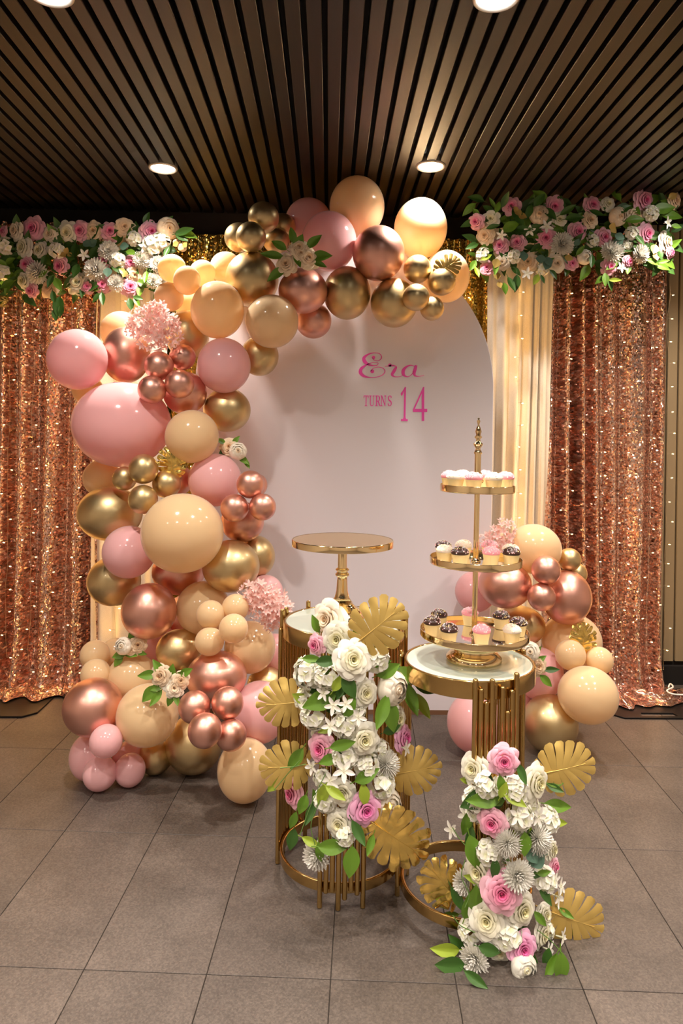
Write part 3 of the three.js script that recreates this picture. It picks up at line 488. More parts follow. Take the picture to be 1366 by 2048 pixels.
function floret(s, p, dir, size, n, wid, tone, core, roll, lift = 0.25) {
  const q = new THREE.Quaternion().setFromUnitVectors(V(0, 0, 1), dir);
  for (let i = 0; i < n; i++) { const a = roll + i / n * Math.PI * 2; s.grid(3, 4, (u, v) => { const uu = u * 2 - 1, w = wid * Math.sin((0.1 + 0.74 * v) * Math.PI) * (1 - 0.1 * v), x = v * (1 - 0.12 * uu * uu * v), y = uu * w, z = lift * v * v + 0.05 * uu * uu - 0.04 * Math.sin(v * 5 + i); return V(x * Math.cos(a) - y * Math.sin(a), x * Math.sin(a) + y * Math.cos(a), z).multiplyScalar(size).applyQuaternion(q).add(p); }, (u, v) => mix3(core, tone, Math.min(1, v * 1.6))); }
}
function hydrangeaGeo(sd, tone = [0.90, 0.89, 0.80], core = [0.80, 0.82, 0.48]) {
  const s = new Sheet(); for (let i = 0; i < 17; i++) { const t = (i + 0.5) / 17, el = Math.acos(1 - 1.05 * t), a = i * 2.39996 + hash(i, sd), d = V(Math.sin(el) * Math.cos(a), Math.sin(el) * Math.sin(a), Math.cos(el)); floret(s, d.clone().multiplyScalar(0.74 + 0.14 * hash(i, sd + 3)), d, 0.42 + 0.1 * hash(i, sd + 5), 4, 0.56, tone, core, hash(i, sd + 2) * 6, 0.12); } return s.build();
}
function starGeo() { const s = new Sheet(); floret(s, V(0, 0, 0), V(0, 0, 1), 1, 5, 0.24, [0.92, 0.90, 0.84], [0.88, 0.86, 0.66], 0.3, 0.12); s.grid(8, 2, (u, v) => V(Math.cos(u * 6.2832) * (0.12 - 0.06 * v), Math.sin(u * 6.2832) * (0.12 - 0.06 * v), 0.06 - 0.7 * v), () => [0.8, 0.82, 0.6]); return s.build(); }
function leafGeo(wid, bend, fold) { const s = new Sheet(); s.grid(6, 9, (u, v) => { const uu = u * 2 - 1, w = wid * Math.pow(Math.sin(Math.min(1, 0.02 + v * 0.98) * Math.PI), 0.85) * (1.18 - 0.5 * v), rib = 0.012 * Math.cos(v * 34 - Math.abs(uu) * 5); return V(uu * w, v, bend * v * v + fold * Math.abs(uu) * w + rib * (1 - Math.abs(uu)) * Math.abs(uu) * 2); }); s.grid(4, 3, (u, v) => V(Math.cos(u * 6.2832) * 0.018, -0.22 + 0.24 * v, Math.sin(u * 6.2832) * 0.018)); const g = s.build(); g.deleteAttribute('color'); return g; }
function monsteraGeo(sd, crumple) {                       // split leaf, base at the origin, pointing +y, about as wide as long
  const s = new Sheet(), cells = 15;
  for (let k = 0; k < cells; k++) {
    const f0 = (k / cells) * 2 - 1, f1 = ((k + 1) / cells) * 2 - 1, fm = (f0 + f1) / 2, reach = 1 + 0.09 * (hash(k, sd) - 0.5);
    s.grid(4, 9, (u, v) => {
      const open = v < 0.36 ? 1 : lerp(1, 0.88 - 0.08 * hash(k, sd + 2), Math.min(1, (v - 0.36) / 0.4)), f = fm + (lerp(f0, f1, u) - fm) * open, q = u * 2 - 1, a = Math.abs(f), ph = f * R(166);
      const ox = 0, oy = lerp(0.74, -0.02, Math.pow(a, 0.8)), ex = Math.sin(ph) * 0.52 * reach, ey = 0.40 + Math.cos(ph) * 0.60 * reach, t = v * (1 - 0.08 * Math.pow(q, 6) * v);
      const x = lerp(ox, ex, t), y = lerp(oy, ey, t) + 0.10 * t * (1 - t) * (1 - a), r2 = x * x + (y - 0.3) ** 2;
      return V(x, y, -0.28 * r2 + 0.012 * v * (1 - q * q) - 0.02 * Math.sin(k * 2.4) * v + crumple * (vnoise(x * 8 + 20 + sd, y * 8 + 20) - 0.5) * v);
    });
  }
  s.grid(5, 6, (u, v) => V(Math.cos(u * 6.2832) * 0.014 * (1 - 0.7 * v), lerp(-0.35, 0.8, v), 0.004 - 0.28 * Math.pow(lerp(-0.3, 0.5, v), 2) + Math.sin(u * 6.2832) * 0.014));
  const g = s.build(); g.deleteAttribute('color'); return g;
}
const GEO = { star: [starGeo()], leaf: [leafGeo(0.25, -0.22, 0.35), leafGeo(0.29, -0.10, 0.25), leafGeo(0.21, 0.15, 0.4)], euca: [leafGeo(0.46, 0.05, 0.15)], monstera: [monsteraGeo(3, 0.03), monsteraGeo(8, 0.05)], monsteraFoil: [monsteraGeo(5, 0.16)], hydrangea: [hydrangeaGeo(3), hydrangeaGeo(8)], mum: [mumGeo(130, 0.15, 0.08, 4)], spiky: [mumGeo(190, 0.045, 0.03, 9)] };
for (const t of Object.keys(TONES)) { GEO['rose_' + t] = [roseGeo(t, 1, 3), roseGeo(t, 0.86, 7), roseGeo(t, 1.08, 11)]; GEO['peony_' + t] = [peonyGeo(t, 4), peonyGeo(t, 9)]; }
let pick = 0; const geo = (k) => GEO[k][pick++ % GEO[k].length];
const NAME = { star: 'star_flower', hydrangea: 'hydrangea', mum: 'chrysanthemum', spiky: 'chrysanthemum' };
function bloom(parent, kind, p, dir, r, roll = rr(0, 6)) {       // p in the parent's own frame
  const name = NAME[kind] ?? kind.split('_')[0], deep = kind.startsWith('rose') ? 0.35 : kind === 'star' ? 0 : 0.15;
  const m = part(name, geo(kind), M.petal, parent), d = dir.clone().normalize(); face(m, d, roll); m.position.copy(p).addScaledVector(d, -r * deep); m.scale.setScalar(r * 1.04); return m;
}
function leaf(parent, p, tipDir, out, len, mat, kind = 'leaf', name = 'leaf') {      // base at p, pointing tipDir, face turned to out
  const m = part(name, geo(kind), mat, parent), y = tipDir.clone().normalize(), x = new THREE.Vector3().crossVectors(y, out).normalize(), z = new THREE.Vector3().crossVectors(x, y);
  m.quaternion.setFromRotationMatrix(new THREE.Matrix4().makeBasis(x, y, z)); m.position.copy(p); m.scale.setScalar(len); return m;
}
const leafMat = (i) => [M.leafDark, M.leafMid, M.leafLight][i];
// a flower arrangement laid out from surveyed points: flowers [kind, px, py, radius px], leaves [px, py, tip angle in degrees clockwise from up, length px, tone], fans [px, py, angle, length px, foil]
function arrangement(t, { depth, axis, outward, flowers, leaves = [], fans = [], fill = 0, area, fillKinds, up = 0.15, leafLift = -0.018, leafSize = 1, fillTone = 2.3 }) {
  const o = t.position, local = (px, py, z) => { let p = at(px, py, z); if (p.y < 0.014) { const q = at(px, py, 1); p = at(px, py, (EYE - 0.014) / (EYE - q.y)); } return p.sub(o); }, S = (z) => z / F;
  const dirAt = (px, py) => V((px - axis(py)) * outward, up + 0.0 * py, 1).normalize();
  for (const [kind, px, py, r, dz = 0] of flowers) { const z = depth(px, py) + dz; bloom(t, kind, local(px, py, z), dirAt(px, py).add(V(rr(-0.15, 0.15), rr(-0.12, 0.12), 0)), r * S(z)); }
  for (const [px, py, ang, len, tone, dz = leafLift] of leaves) { const z = depth(px, py) + dz, a = R(ang), l = len * S(z) * leafSize, tip = V(Math.sin(a), Math.cos(a), 0.18), c = local(px, py, z); leaf(t, c.addScaledVector(tip.clone().normalize(), -l * 0.5), tip, V(0.1, 0.25, 1), l, tone === 3 ? M.euca : tone === 4 ? M.foil : leafMat(tone), tone > 2 ? 'euca' : 'leaf', ['leaf', 'leaf', 'leaf', 'eucalyptus_leaf', 'gold_leaf'][tone]); }
  for (const [px, py, ang, len, foil, dz = 0.03] of fans) { const z = depth(px, py) + dz, a = R(ang), l = len * S(z), tip = V(Math.sin(a), Math.cos(a), 0.08), c = local(px, py, z); leaf(t, c, tip, V(0.0, 0.12, 1), l, foil ? M.foilShiny : M.foil, foil ? 'monsteraFoil' : 'monstera', 'gold_leaf'); }
  for (let i = 0; i < fill; i++) {
    const [x0, x1, y0, y1] = area; let px = rr(x0, x1), py = rr(y0, y1); if (t.userData.clip && !t.userData.clip(px, py)) continue;
    const z = depth(px, py) + rr(0.02, 0.05), k = fillKinds[i % fillKinds.length], a = rr(0, 6.28);
    if (k === 'leaf') leaf(t, local(px, py, z), V(Math.sin(a), Math.cos(a), rr(-0.1, 0.5)), V(0, 0.2, 1), rr(24, 42) * S(z), leafMat(Math.floor(rr(0, fillTone)))); else bloom(t, k, local(px, py, z), dirAt(px, py), rr(17, 26) * S(z));
  }
  delete t.userData.clip;
}
{ // cascade down the taller table
  const t = thing('flower_cascade', 'white and pink artificial flower cascade with gold fan leaves down the taller table', 'flower arrangement', undefined, V(0.06, 0.4, -1.86));
  t.userData.clip = (px, py) => Math.abs(px - 700) < 80 - Math.max(0, py - 1600) * 0.5;
  arrangement(t, { axis: (y) => 705, outward: 0.011, depth: (px, py) => 1.85 + 0.000009 * (px - 705) ** 2 + (py < 1300 ? (1300 - py) * 0.0011 : 0),
    flowers: [['rose_ivory', 649, 1240, 41], ['rose_pink', 627, 1292, 24], ['rose_white', 672, 1280, 34], ['rose_white', 708, 1320, 40, -0.03], ['hydrangea', 617, 1345, 33], ['hydrangea', 654, 1352, 28], ['hydrangea', 754, 1318, 28, 0.01], ['peony_ivory', 788, 1378, 33, -0.01], ['rose_white', 734, 1388, 27], ['hydrangea', 628, 1430, 30], ['hydrangea', 610, 1400, 24, 0.02], ['star', 667, 1412, 19, -0.03], ['star', 692, 1408, 17, -0.03], ['star', 717, 1434, 18, -0.03], ['star', 661, 1452, 19, -0.03], ['star', 647, 1386, 17, -0.02], ['hydrangea', 690, 1448, 28], ['rose_white', 800, 1440, 26, 0.01],
      ['rose_pink', 637, 1501, 33, -0.02], ['rose_white', 731, 1483, 39, -0.02], ['rose_magenta', 815, 1477, 27], ['spiky', 775, 1530, 28], ['hydrangea', 690, 1510, 28, 0.01], ['hydrangea', 735, 1532, 26, 0.01], ['star', 688, 1541, 23, -0.03], ['star', 661, 1560, 21, -0.03], ['star', 812, 1496, 16, -0.02], ['hydrangea', 764, 1570, 28], ['rose_white', 683, 1590, 32], ['rose_pink', 578, 1590, 28], ['rose_magenta', 734, 1624, 35, -0.02], ['peony_ivory', 777, 1610, 29], ['hydrangea', 650, 1600, 24, 0.01], ['rose_white', 676, 1652, 30], ['hydrangea', 690, 1672, 20], ['mum', 632, 1712, 28], ['star', 623, 1533, 17]],
    leaves: [[699, 1374, 150, 44, 0], [763, 1424, 200, 58, 1, -0.02], [782, 1432, 165, 60, 1, -0.02], [638, 1402, 250, 60, 1], [822, 1398, 160, 56, 1], [859, 1374, 95, 50, 0], [810, 1350, 75, 54, 1], [845, 1412, 150, 46, 2], [676, 1366, 30, 34, 2], [600, 1396, 300, 30, 2], [626, 1318, 90, 36, 1], [655, 1322, 80, 40, 0], [777, 1340, 60, 44, 1], [687, 1488, 70, 48, 1], [734, 1552, 60, 46, 1], [645, 1590, 200, 38, 2], [672, 1586, 120, 40, 2, -0.03], [729, 1592, 170, 40, 2], [605, 1610, 200, 34, 1], [620, 1626, 205, 40, 0], [668, 1694, 85, 54, 1], [702, 1726, 185, 52, 1], [717, 1666, 150, 44, 0], [586, 1642, 200, 30, 1], [584, 1680, 190, 36, 0], [624, 1684, 110, 36, 2], [640, 1706, 170, 34, 1], [548, 1570, 225, 32, 2], [569, 1552, 215, 34, 1], [590, 1520, 215, 44, 1], [656, 1520, 250, 34, 1], [740, 1690, 200, 34, 1], [700, 1412, 20, 44, 1]],
    fans: [[722, 1279, 50, 108, false, -0.02], [606, 1404, 266, 92, false], [610, 1530, 266, 92, false], [792, 1548, 78, 92, false], [752, 1650, 122, 122, true, -0.02]], leafSize: 1.2, fill: 60, area: [620, 790, 1260, 1690], fillKinds: ['hydrangea', 'leaf', 'leaf', 'leaf'] });
  for (const pts of [[[600, 1520], [575, 1548], [560, 1566], [548, 1580]], [[655, 1540], [635, 1580], [616, 1625], [600, 1670]], [[640, 1600], [622, 1650], [630, 1690]], [[560, 1536], [590, 1533], [612, 1528]]]) part('vine', tube(pts.map(([x, y]) => at(x, y, 1.84).sub(t.position)), 0.0012, 24, 5), M.stem, t);
}
{ // cascade in front of the lower table
  const t = thing('flower_cascade', 'white and pink artificial flower cascade reaching the floor before the lower table', 'flower arrangement', undefined, V(0.49, 0.25, -1.72));
  t.userData.clip = (px, py) => Math.abs(px - (1010 + (py - 1540) * 0.05)) < 72;
  arrangement(t, { axis: (y) => 1020, outward: 0.012, depth: (px, py) => 1.715 - 0.00008 * Math.max(0, 1640 - py) + 0.00001 * (px - 1020) ** 2,
    flowers: [['rose_white', 943, 1540, 32], ['rose_pink', 1009, 1525, 36, -0.02], ['rose_white', 1081, 1569, 35, -0.01], ['hydrangea', 974, 1572, 26], ['hydrangea', 1030, 1580, 28], ['hydrangea', 950, 1600, 26], ['hydrangea', 1040, 1632, 28], ['rose_pink', 982, 1650, 34, -0.02], ['star', 1036, 1632, 22, -0.03], ['star', 1077, 1634, 22, -0.02], ['hydrangea', 1095, 1640, 27], ['spiky', 1016, 1687, 28, -0.02], ['spiky', 1079, 1680, 30, -0.02], ['rose_white', 1110, 1702, 24], ['hydrangea', 978, 1706, 26], ['star', 931, 1630, 20], ['star', 903, 1660, 18], ['rose_white', 953, 1748, 34, -0.01], ['mum', 1036, 1753, 32, -0.02], ['mum', 930, 1766, 26, 0.01], ['rose_pink', 1114, 1736, 17], ['rose_pink', 1004, 1790, 42, -0.03], ['hydrangea', 1090, 1760, 26], ['rose_white', 972, 1845, 38, -0.02], ['rose_white', 1050, 1825, 36, -0.01], ['rose_white', 1095, 1832, 25], ['star', 1117, 1794, 22], ['star', 1110, 1760, 20], ['star', 1122, 1772, 17], ['rose_white', 1092, 1872, 26], ['star', 1125, 1875, 20], ['star', 1098, 1900, 20], ['hydrangea', 940, 1862, 26], ['hydrangea', 1016, 1872, 30, 0.01], ['star', 992, 1880, 20], ['rose_magenta', 1049, 1902, 31, -0.02], ['peony_white', 1049, 1935, 25], ['mum', 948, 1920, 30, -0.01], ['rose_white', 1000, 1905, 24, 0.02]],
    leaves: [[969, 1599, 265, 60, 1], [950, 1600, 245, 56, 0], [1029, 1598, 120, 44, 2, -0.02], [1003, 1572, 170, 34, 1], [1007, 1580, 20, 30, 2], [1043, 1548, 160, 36, 0], [1117, 1612, 95, 46, 1], [1112, 1562, 85, 36, 1], [1110, 1576, 110, 30, 0], [1118, 1645, 95, 30, 2], [948, 1706, 165, 56, 1], [938, 1680, 195, 44, 0], [932, 1650, 190, 40, 1], [1072, 1720, 250, 32, 3], [1065, 1712, 150, 26, 3], [1088, 1746, 80, 24, 1], [884, 1792, 290, 42, 2], [915, 1798, 150, 42, 0], [938, 1812, 15, 50, 1], [950, 1796, 5, 46, 1], [891, 1834, 265, 46, 1], [891, 1901, 275, 46, 2], [900, 1931, 275, 48, 0], [952, 1958, 120, 42, 0], [915, 1890, 320, 40, 0], [980, 1900, 100, 38, 0], [1100, 1932, 215, 44, 1], [1123, 1940, 180, 52, 1], [1093, 1915, 200, 30, 0], [1132, 1826, 120, 28, 1], [1134, 1860, 140, 40, 1], [1050, 1690, 180, 40, 1], [1090, 1790, 150, 36, 0], [990, 1740, 180, 36, 0]],
    fans: [[1090, 1546, 76, 104, false, 0.02], [915, 1800, 320, 98, true, 0.0], [1108, 1826, 108, 108, false, 0.03]], leafSize: 1.2, fill: 60, area: [945, 1100, 1550, 1910], fillKinds: ['hydrangea', 'leaf', 'leaf', 'leaf'] });
  for (const pts of [[[930, 1720], [923, 1752], [938, 1790], [930, 1815]], [[905, 1655], [915, 1672], [930, 1690]], [[1075, 1860], [1100, 1880], [1122, 1905], [1130, 1925]], [[905, 1830], [920, 1850], [950, 1865]]]) part('vine', tube(pts.map(([x, y]) => at(x, y, 1.70).sub(t.position)), 0.0012, 24, 5), M.stem, t);
}
const swap = (k, i) => i % 3 ? k.replace('peony', 'rose') : k, gl = (list) => list.map(([k, x, y, r, dz], i) => [swap(k, i), x * 0.3367, 380 + y * 0.3367, r * 0.38, dz]), gr = (list) => list.map(([k, x, y, r, dz], i) => [swap(k, i), 880 + x * 0.3558, 360 + y * 0.3558, r * 0.3558, dz]);
const ll = (list) => list.map(([x, y, a, l, c, dz]) => [x * 0.3367, 380 + y * 0.3367, a, l * 0.3367, c, dz]), lr = (list) => list.map(([x, y, a, l, c, dz]) => [880 + x * 0.3558, 360 + y * 0.3558, a, l * 0.3558, c, dz]);
{ // garlands under the ceiling
  const t = thing('flower_garland', 'hanging garland of shaded cream, white and pink flowers over the curtain left of the arch', 'flower garland', 'flower garlands over the drapes', at(170, 520, 3.42));
  arrangement(t, { axis: (y) => 170, outward: 0.003, depth: () => 3.46, up: -0.05,
    flowers: gl([['rose_pink', 185, 222, 60], ['rose_pink', 468, 238, 56], ['rose_pink', 652, 240, 60], ['rose_pink', 903, 245, 60], ['rose_pink', 145, 440, 44], ['rose_pink', 345, 450, 55], ['rose_pink', 615, 415, 44], ['rose_pink', 775, 430, 42], ['rose_pink', 515, 572, 44], ['rose_pink', 605, 560, 46], ['rose_pink', 775, 572, 54], ['rose_pink', 175, 598, 46], ['rose_pink', 8, 240, 30],
      ['peony_ivory', 75, 236, 52], ['peony_ivory', 285, 255, 52], ['rose_white', 390, 250, 58], ['peony_cream', 550, 238, 52], ['rose_cream', 740, 215, 58], ['peony_cream', 1000, 228, 56], ['rose_white', 120, 338, 62], ['peony_white', 222, 352, 55], ['hydrangea', 335, 360, 44], ['rose_white', 450, 545, 62], ['rose_white', 125, 537, 54], ['rose_cream', 280, 572, 55], ['mum', 220, 490, 60], ['mum', 570, 475, 64], ['mum', 645, 362, 52], ['mum', 845, 415, 48], ['mum', 690, 552, 46], ['mum', 940, 440, 44], ['mum', 912, 540, 42], ['hydrangea', 900, 330, 56], ['hydrangea', 962, 300, 50], ['hydrangea', 700, 420, 46], ['hydrangea', 30, 330, 46], ['hydrangea', 15, 490, 42], ['rose_cream', 800, 505, 46], ['star', 500, 385, 34, -0.03], ['star', 860, 335, 34, -0.02], ['hydrangea', 800, 290, 40], ['rose_cream', 520, 505, 40, 0.02], ['peony_cream', 1085, 340, 22], ['peony_cream', 1050, 312, 18]]),
    leaves: ll([[40, 560, 240, 90, 1], [10, 430, 300, 70, 1], [40, 590, 200, 70, 1], [345, 560, 150, 90, 1], [300, 545, 195, 90, 0], [250, 500, 230, 70, 1], [345, 690, 185, 120, 0], [320, 640, 165, 90, 0], [360, 720, 190, 80, 0], [330, 740, 175, 80, 0], [610, 650, 170, 90, 0], [570, 640, 220, 70, 0], [775, 680, 165, 80, 0], [815, 670, 150, 80, 1], [820, 640, 100, 60, 0], [640, 490, 180, 60, 3], [520, 320, 120, 60, 3], [555, 315, 60, 60, 3], [740, 335, 90, 60, 3], [865, 520, 185, 80, 1], [890, 550, 120, 60, 1], [780, 370, 100, 70, 1], [820, 385, 130, 60, 0], [700, 470, 120, 90, 0], [450, 480, 200, 90, 0], [1100, 250, 80, 130, 0], [1120, 262, 105, 110, 1], [1080, 280, 120, 90, 0], [420, 400, 120, 80, 0], [260, 420, 200, 80, 0], [60, 420, 60, 70, 1], [990, 370, 200, 80, 0], [1010, 420, 150, 60, 0], [375, 385, 240, 40, 4], [395, 360, 30, 40, 4], [415, 385, 120, 36, 4], [1045, 320, 60, 40, 4], [1075, 345, 110, 40, 4], [1100, 325, 40, 36, 4], [740, 500, 200, 44, 4], [725, 480, 300, 40, 4]]),
    fans: ll([[12, 610, 190, 90, true, 0]]), fill: 210, fillTone: 1.4, area: [-20, 340, 450, 590], fillKinds: ['leaf'] });
  const t2 = thing('flower_garland', 'hanging garland of pink, cream and white flowers over the curtain by the battened wall', 'flower garland', 'flower garlands over the drapes', at(1150, 470, 3.3));
  arrangement(t2, { axis: (y) => 1150, outward: 0.003, depth: () => 3.32, up: -0.05,
    flowers: gr([['rose_pink', 197, 233, 54], ['rose_pink', 403, 142, 50], ['rose_pink', 648, 145, 60], ['rose_pink', 865, 135, 60], ['rose_pink', 1163, 110, 66], ['rose_pink', 335, 365, 50], ['rose_pink', 433, 347, 56], ['rose_pink', 597, 322, 60], ['rose_pink', 783, 287, 60], ['rose_pink', 930, 320, 62], ['rose_pink', 1175, 302, 62], ['rose_pink', 262, 490, 44], ['rose_pink', 745, 467, 46], ['rose_pink', 960, 485, 48], ['rose_pink', 1068, 457, 40], ['rose_pink', 1310, 407, 42],
      ['peony_white', 283, 215, 48], ['peony_cream', 248, 310, 54], ['peony_cream', 557, 195, 52], ['rose_white', 675, 217, 46], ['peony_cream', 853, 220, 48], ['peony_cream', 1005, 205, 52], ['rose_cream', 1112, 212, 58], ['peony_white', 952, 130, 44], ['rose_cream', 495, 457, 62], ['peony_ivory', 662, 465, 54], ['rose_ivory', 350, 460, 44], ['peony_ivory', 815, 432, 42], ['rose_ivory', 1290, 345, 60], ['rose_cream', 1335, 112, 50], ['hydrangea', 1190, 190, 46], ['mum', 687, 360, 66], ['mum', 970, 402, 64], ['mum', 1130, 415, 54], ['star', 505, 287, 34, -0.03], ['star', 600, 262, 40, -0.02], ['star', 1280, 240, 36, -0.03], ['star', 345, 312, 32, -0.03], ['hydrangea', 415, 430, 40], ['hydrangea', 240, 420, 44], ['hydrangea', 1080, 300, 40], ['hydrangea', 860, 340, 40, 0.02], ['star', 1020, 490, 34], ['star', 490, 525, 36], ['hydrangea', 1050, 370, 36, 0.02], ['hydrangea', 575, 500, 40, 0.02]]),
    leaves: lr([[290, 130, 320, 70, 1], [325, 150, 20, 70, 1], [400, 260, 60, 110, 1], [300, 265, 80, 80, 0], [180, 370, 250, 80, 0], [185, 480, 210, 70, 1], [207, 520, 165, 70, 2, -0.03], [262, 432, 60, 70, 2, -0.03], [365, 610, 170, 70, 1], [400, 590, 160, 100, 0], [430, 580, 185, 100, 0], [540, 560, 205, 70, 2, -0.02], [575, 560, 165, 60, 0], [640, 530, 140, 70, 0], [470, 430, 180, 60, 3], [570, 445, 100, 60, 3], [610, 460, 160, 60, 3], [600, 480, 200, 60, 3], [790, 395, 40, 70, 1], [740, 335, 100, 50, 1], [770, 350, 30, 44, 3], [850, 460, 190, 90, 0], [900, 560, 230, 70, 1], [930, 560, 180, 80, 1], [985, 565, 95, 70, 2, -0.02], [960, 590, 160, 70, 0], [1010, 320, 120, 60, 3], [1005, 350, 60, 60, 3], [1100, 220, 80, 110, 1], [1260, 160, 80, 130, 1], [1120, 340, 150, 90, 0], [1200, 460, 110, 80, 1], [1240, 420, 170, 60, 0], [1260, 460, 80, 60, 1], [760, 210, 80, 110, 0], [620, 190, 130, 100, 0], [720, 170, 60, 100, 0], [500, 180, 200, 90, 0], [560, 110, 40, 90, 0], [880, 190, 120, 90, 0], [1040, 160, 60, 90, 0], [440, 210, 150, 120, 0], [470, 280, 100, 110, 0], [1310, 200, 90, 120, 1], [1330, 260, 100, 60, 1], [310, 500, 190, 90, 1], [440, 185, 150, 50, 4], [465, 205, 110, 50, 4], [425, 165, 320, 40, 4], [970, 260, 20, 44, 4], [975, 285, 140, 44, 4], [1205, 390, 200, 60, 4], [1215, 430, 170, 50, 4], [315, 470, 200, 60, 4], [320, 540, 175, 50, 4], [335, 590, 165, 40, 4], [725, 440, 110, 50, 4], [1310, 90, 60, 50, 4]]),
    fill: 220, fillTone: 1.5, area: [945, 1350, 400, 535], fillKinds: ['leaf'] });
}
// rose sprays tucked between balloons
function spray(label, z, c, roses, leaves) {
  const t = thing('rose_spray', label, 'flower spray', 'cream rose sprays among the balloons', at(c[0], c[1], z));
  arrangement(t, { axis: () => c[0], outward: 0.012, depth: () => z, flowers: roses.map(([x, y, r, k = 'rose_cream']) => [k, x, y, r]), leaves: leaves.map(([x, y, a, l]) => [x, y, a, l, y % 2 ? 0 : 1, 0.012]) });
  part('stem', tube([at(c[0], c[1], z + 0.05), at(c[0] + 4, c[1] - 2, z + 0.02), at(c[0] + 6, c[1], z + 0.01)].map((p) => p.sub(t.position)), 0.002, 8, 5), M.stem, t);
}
spray('cream rose spray with dark leaves on the arch crown', 2.93, [590, 520], [[571, 526, 25], [598, 492, 18], [618, 514, 24], [602, 505, 18]], [[543, 512, 270, 48], [552, 548, 235, 44], [597, 486, 25, 40], [595, 522, 160, 36], [628, 482, 45, 40], [643, 512, 85, 44], [640, 530, 120, 34], [585, 470, 350, 34], [558, 490, 300, 34]]);
spray('small cream rose spray against the white panel beside the column', 2.92, [468, 900], [[457, 893, 19, 'rose_cream'], [476, 902, 17, 'peony_ivory']], [[446, 905, 230, 26], [487, 920, 130, 34], [472, 880, 40, 22], [442, 882, 300, 20], [494, 928, 150, 24]]);
spray('front cream rose spray over peach balloons at the left foot', 2.46, [338, 1372], [[318, 1354, 23], [349, 1376, 24, 'rose_ivory'], [362, 1362, 17]], [[294, 1350, 265, 40], [298, 1388, 220, 42], [312, 1396, 215, 38], [316, 1334, 325, 36], [343, 1344, 10, 34], [358, 1350, 50, 34], [340, 1400, 200, 30], [372, 1344, 60, 30], [353, 1398, 160, 30], [310, 1376, 260, 30]]);
spray('rear cream rose spray by the cream drape at the left foot', 2.68, [258, 1296], [[276, 1290, 22], [246, 1292, 17, 'peony_ivory'], [262, 1300, 15]], [[238, 1310, 250, 30], [262, 1308, 100, 34], [262, 1274, 350, 26], [236, 1322, 215, 28], [284, 1306, 100, 26]]);
spray('cream rose spray beside the lower table’s glass top', 2.86, [1076, 1330], [[1060, 1303, 19, 'peony_ivory'], [1078, 1334, 24]], [[1103, 1339, 85, 32], [1093, 1362, 130, 34], [1060, 1358, 220, 34], [1074, 1300, 40, 26], [1082, 1318, 60, 26]]);
// pale pink blossom clusters
function blossoms(label, z, blobs) {
  const [c] = blobs, o = at(c[0], c[1], z), t = thing('blossom_cluster', label, 'flower cluster', 'pale pink blossom clusters among the balloons', o), s = new Sheet(); let n = 0;
  for (const [px, py, r] of blobs) {
    const p = at(px, py, z).sub(o), rad = r * z / F, k = Math.round(r * 1.5);
    for (let i = 0; i < k; i++) { const u = 2 * ((i + 0.5) / k) - 1, a = i * 2.39996 + px, q = Math.sqrt(1 - u * u), d = V(q * Math.cos(a), u, q * Math.sin(a)); if (d.z < -0.35) continue; const lift = 0.7 + 0.5 * hash(n++, 71), dir = d.clone().add(V(rr(-0.5, 0.5), rr(-0.5, 0.5), rr(0, 0.4))).normalize(), w = hash(n, 73); floret(s, p.clone().addScaledVector(d, rad * lift), dir, rr(0.016, 0.023), 5, 0.27, mix3([0.99, 0.72, 0.68], [1, 0.88, 0.85], w), [0.95, 0.58, 0.52], rr(0, 6), 0.35); }
  }
  const m = part('blossoms', s.build(), M.blossom, t); m.userData.kind = 'stuff';
  part('twig', tube([V(0, -0.02, -0.03), V(0, 0, 0), V(0.01, 0.03, 0.01)], 0.002, 8, 5), M.stem, t);
}
blossoms('pale pink blossom cluster on the upper outer side of the column', 2.88, [[312, 650, 30], [290, 640, 26], [335, 668, 26], [305, 680, 24], [275, 655, 20], [315, 622, 20], [340, 650, 18]]);
blossoms('pale pink blossom cluster beside the taller gold table', 2.7, [[530, 1212, 28], [505, 1190, 24], [550, 1225, 24], [520, 1185, 22], [565, 1212, 18], [545, 1195, 20], [540, 1242, 16]]);
blossoms('pale pink blossom cluster behind the middle cake tray', 3.05, [[995, 1078, 26], [1008, 1060, 20], [975, 1090, 22], [985, 1110, 22], [1000, 1095, 22], [965, 1108, 16]]);
function goldLeaf(label, px, py, z, ang, len, flat) { const a = R(ang), t = thing('gold_leaf', label, 'gold leaf', 'gold foil leaves among the balloons', at(px, py, z)); leaf(t, V(0, 0, 0), V(Math.sin(a), Math.cos(a), 0.1), V(0, 0.1, 1), len * z / F, flat ? M.foil : M.foilShiny, flat ? 'monstera' : 'monsteraFoil', 'leaf_blade'); }
goldLeaf('crumpled gold foil leaf beside the small gold balloons of the column', 345, 948, 2.84, -6, 58);
goldLeaf('crumpled gold foil leaf on the right cluster above two small peach balloons', 1166, 1300, 2.93, 0, 56);
goldLeaf('small gold foil leaf at the right tip of the arch', 878, 545, 3.0, 55, 50, true);

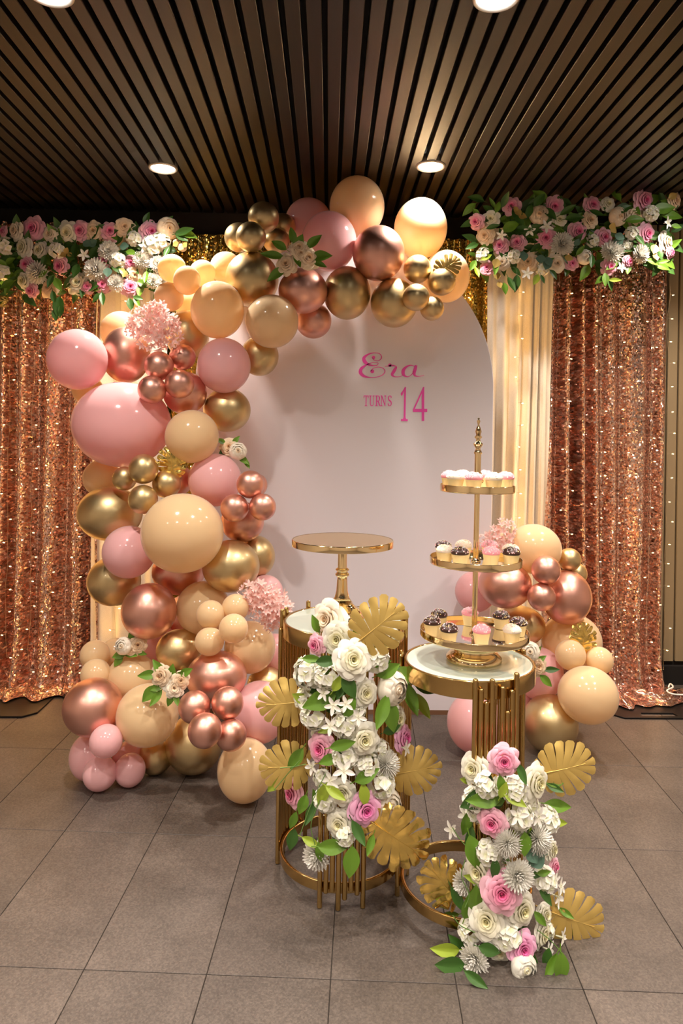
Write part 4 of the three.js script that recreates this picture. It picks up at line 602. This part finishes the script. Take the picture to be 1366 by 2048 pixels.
// ------------------------------------------------------------------ fairy lights
const bulbGeo = lathe([[0, -0.005], [0.0018, -0.0045], [0.0024, 0], [0.0018, 0.0045], [0, 0.0052]], 10);
function fairyString(label, x, z, yTop, yBot, sd, step = 0.112) {
  const t = thing('fairy_light_string', label, 'string lights', 'fairy light strings over the drapes', V(x, yTop, -z)), pts = []; let y = 0, k = 0;
  while (y > yBot - yTop) { const dx = 0.018 * (hash(k, sd) - 0.5), p = V(dx, y, 0.006 * hash(k, sd + 2)); pts.push(p); const side = hash(k, sd + 5) < 0.35 ? -1 : 1, bx = side * (0.012 + 0.02 * hash(k, sd + 3)), by = 0.01 * (hash(k, sd + 6) - 0.6), q = V(p.x + bx, y + by, p.z + 0.004);
    if (k) { const b = part('bulb', bulbGeo, M.bulb, t); b.position.copy(q); b.rotation.z = Math.PI / 2 + 0.5 * (hash(k, sd + 8) - 0.5); b.castShadow = false; const l = new THREE.PointLight(FAIRY.color, FAIRY.power); l.name = 'fairy_glow'; l.position.copy(q); l.shadow.radius = 0.15; t.add(l); part('lead', tube([p, V(p.x + bx * 0.5, y + by * 0.2 + 0.002, p.z + 0.002), q], 0.0006, 6, 4), M.wire, t); }
    y -= step * (0.86 + 0.28 * hash(k, sd + 1)); k++; }
  part('wire', tube(pts, 0.0005, pts.length * 4, 4), M.wire, t);
}
[[-1.665, 'at the outer edge of the curtain left of the balloon column'], [-1.585, 'second from the outer edge of the curtain by the balloon column'], [-1.47, 'third from the outer edge of the curtain by the balloon column'], [-1.37, 'down the middle folds of the curtain by the balloon column'], [-1.25, 'on the inner side of the curtain by the balloon column']].forEach(([x, w], i) => fairyString('warm fairy light string ' + w, x, 3.50, 2.15, 0.08, 40 + i * 13));
fairyString('warm fairy light string on the cream drape behind the balloon column', -1.06, 3.54, 2.1, 0.1, 131);
[[0.955, 3.54, 'down the cream pleated drape beside the white panel', 0.3], [1.19, 3.5, 'at the inner edge of the curtain by the battened wall', 0.3], [1.36, 3.5, 'second from the inner edge of the curtain by the battened wall', 0.25], [1.49, 3.5, 'down the middle of the curtain by the battened wall', 0.12], [1.61, 3.49, 'fourth from the inner edge of the curtain by the battened wall', 0.1], [1.70, 3.49, 'along the outer edge of the curtain by the battened wall', 0.1]].forEach(([x, z, w, yb], i) => fairyString('warm fairy light string ' + w, x, z, 2.15, yb, 210 + i * 17));
fairyString('warm fairy light string on the gold curtain left of the arch crown', -0.66, 3.672, 2.34, 1.9, 330, 0.09);
fairyString('warm fairy light string on the gold curtain right of the arch', 0.70, 3.672, 2.3, 1.8, 350, 0.09);
scene.traverse((o) => { delete o.userData.kids; });
renderer.render(scene, camera);
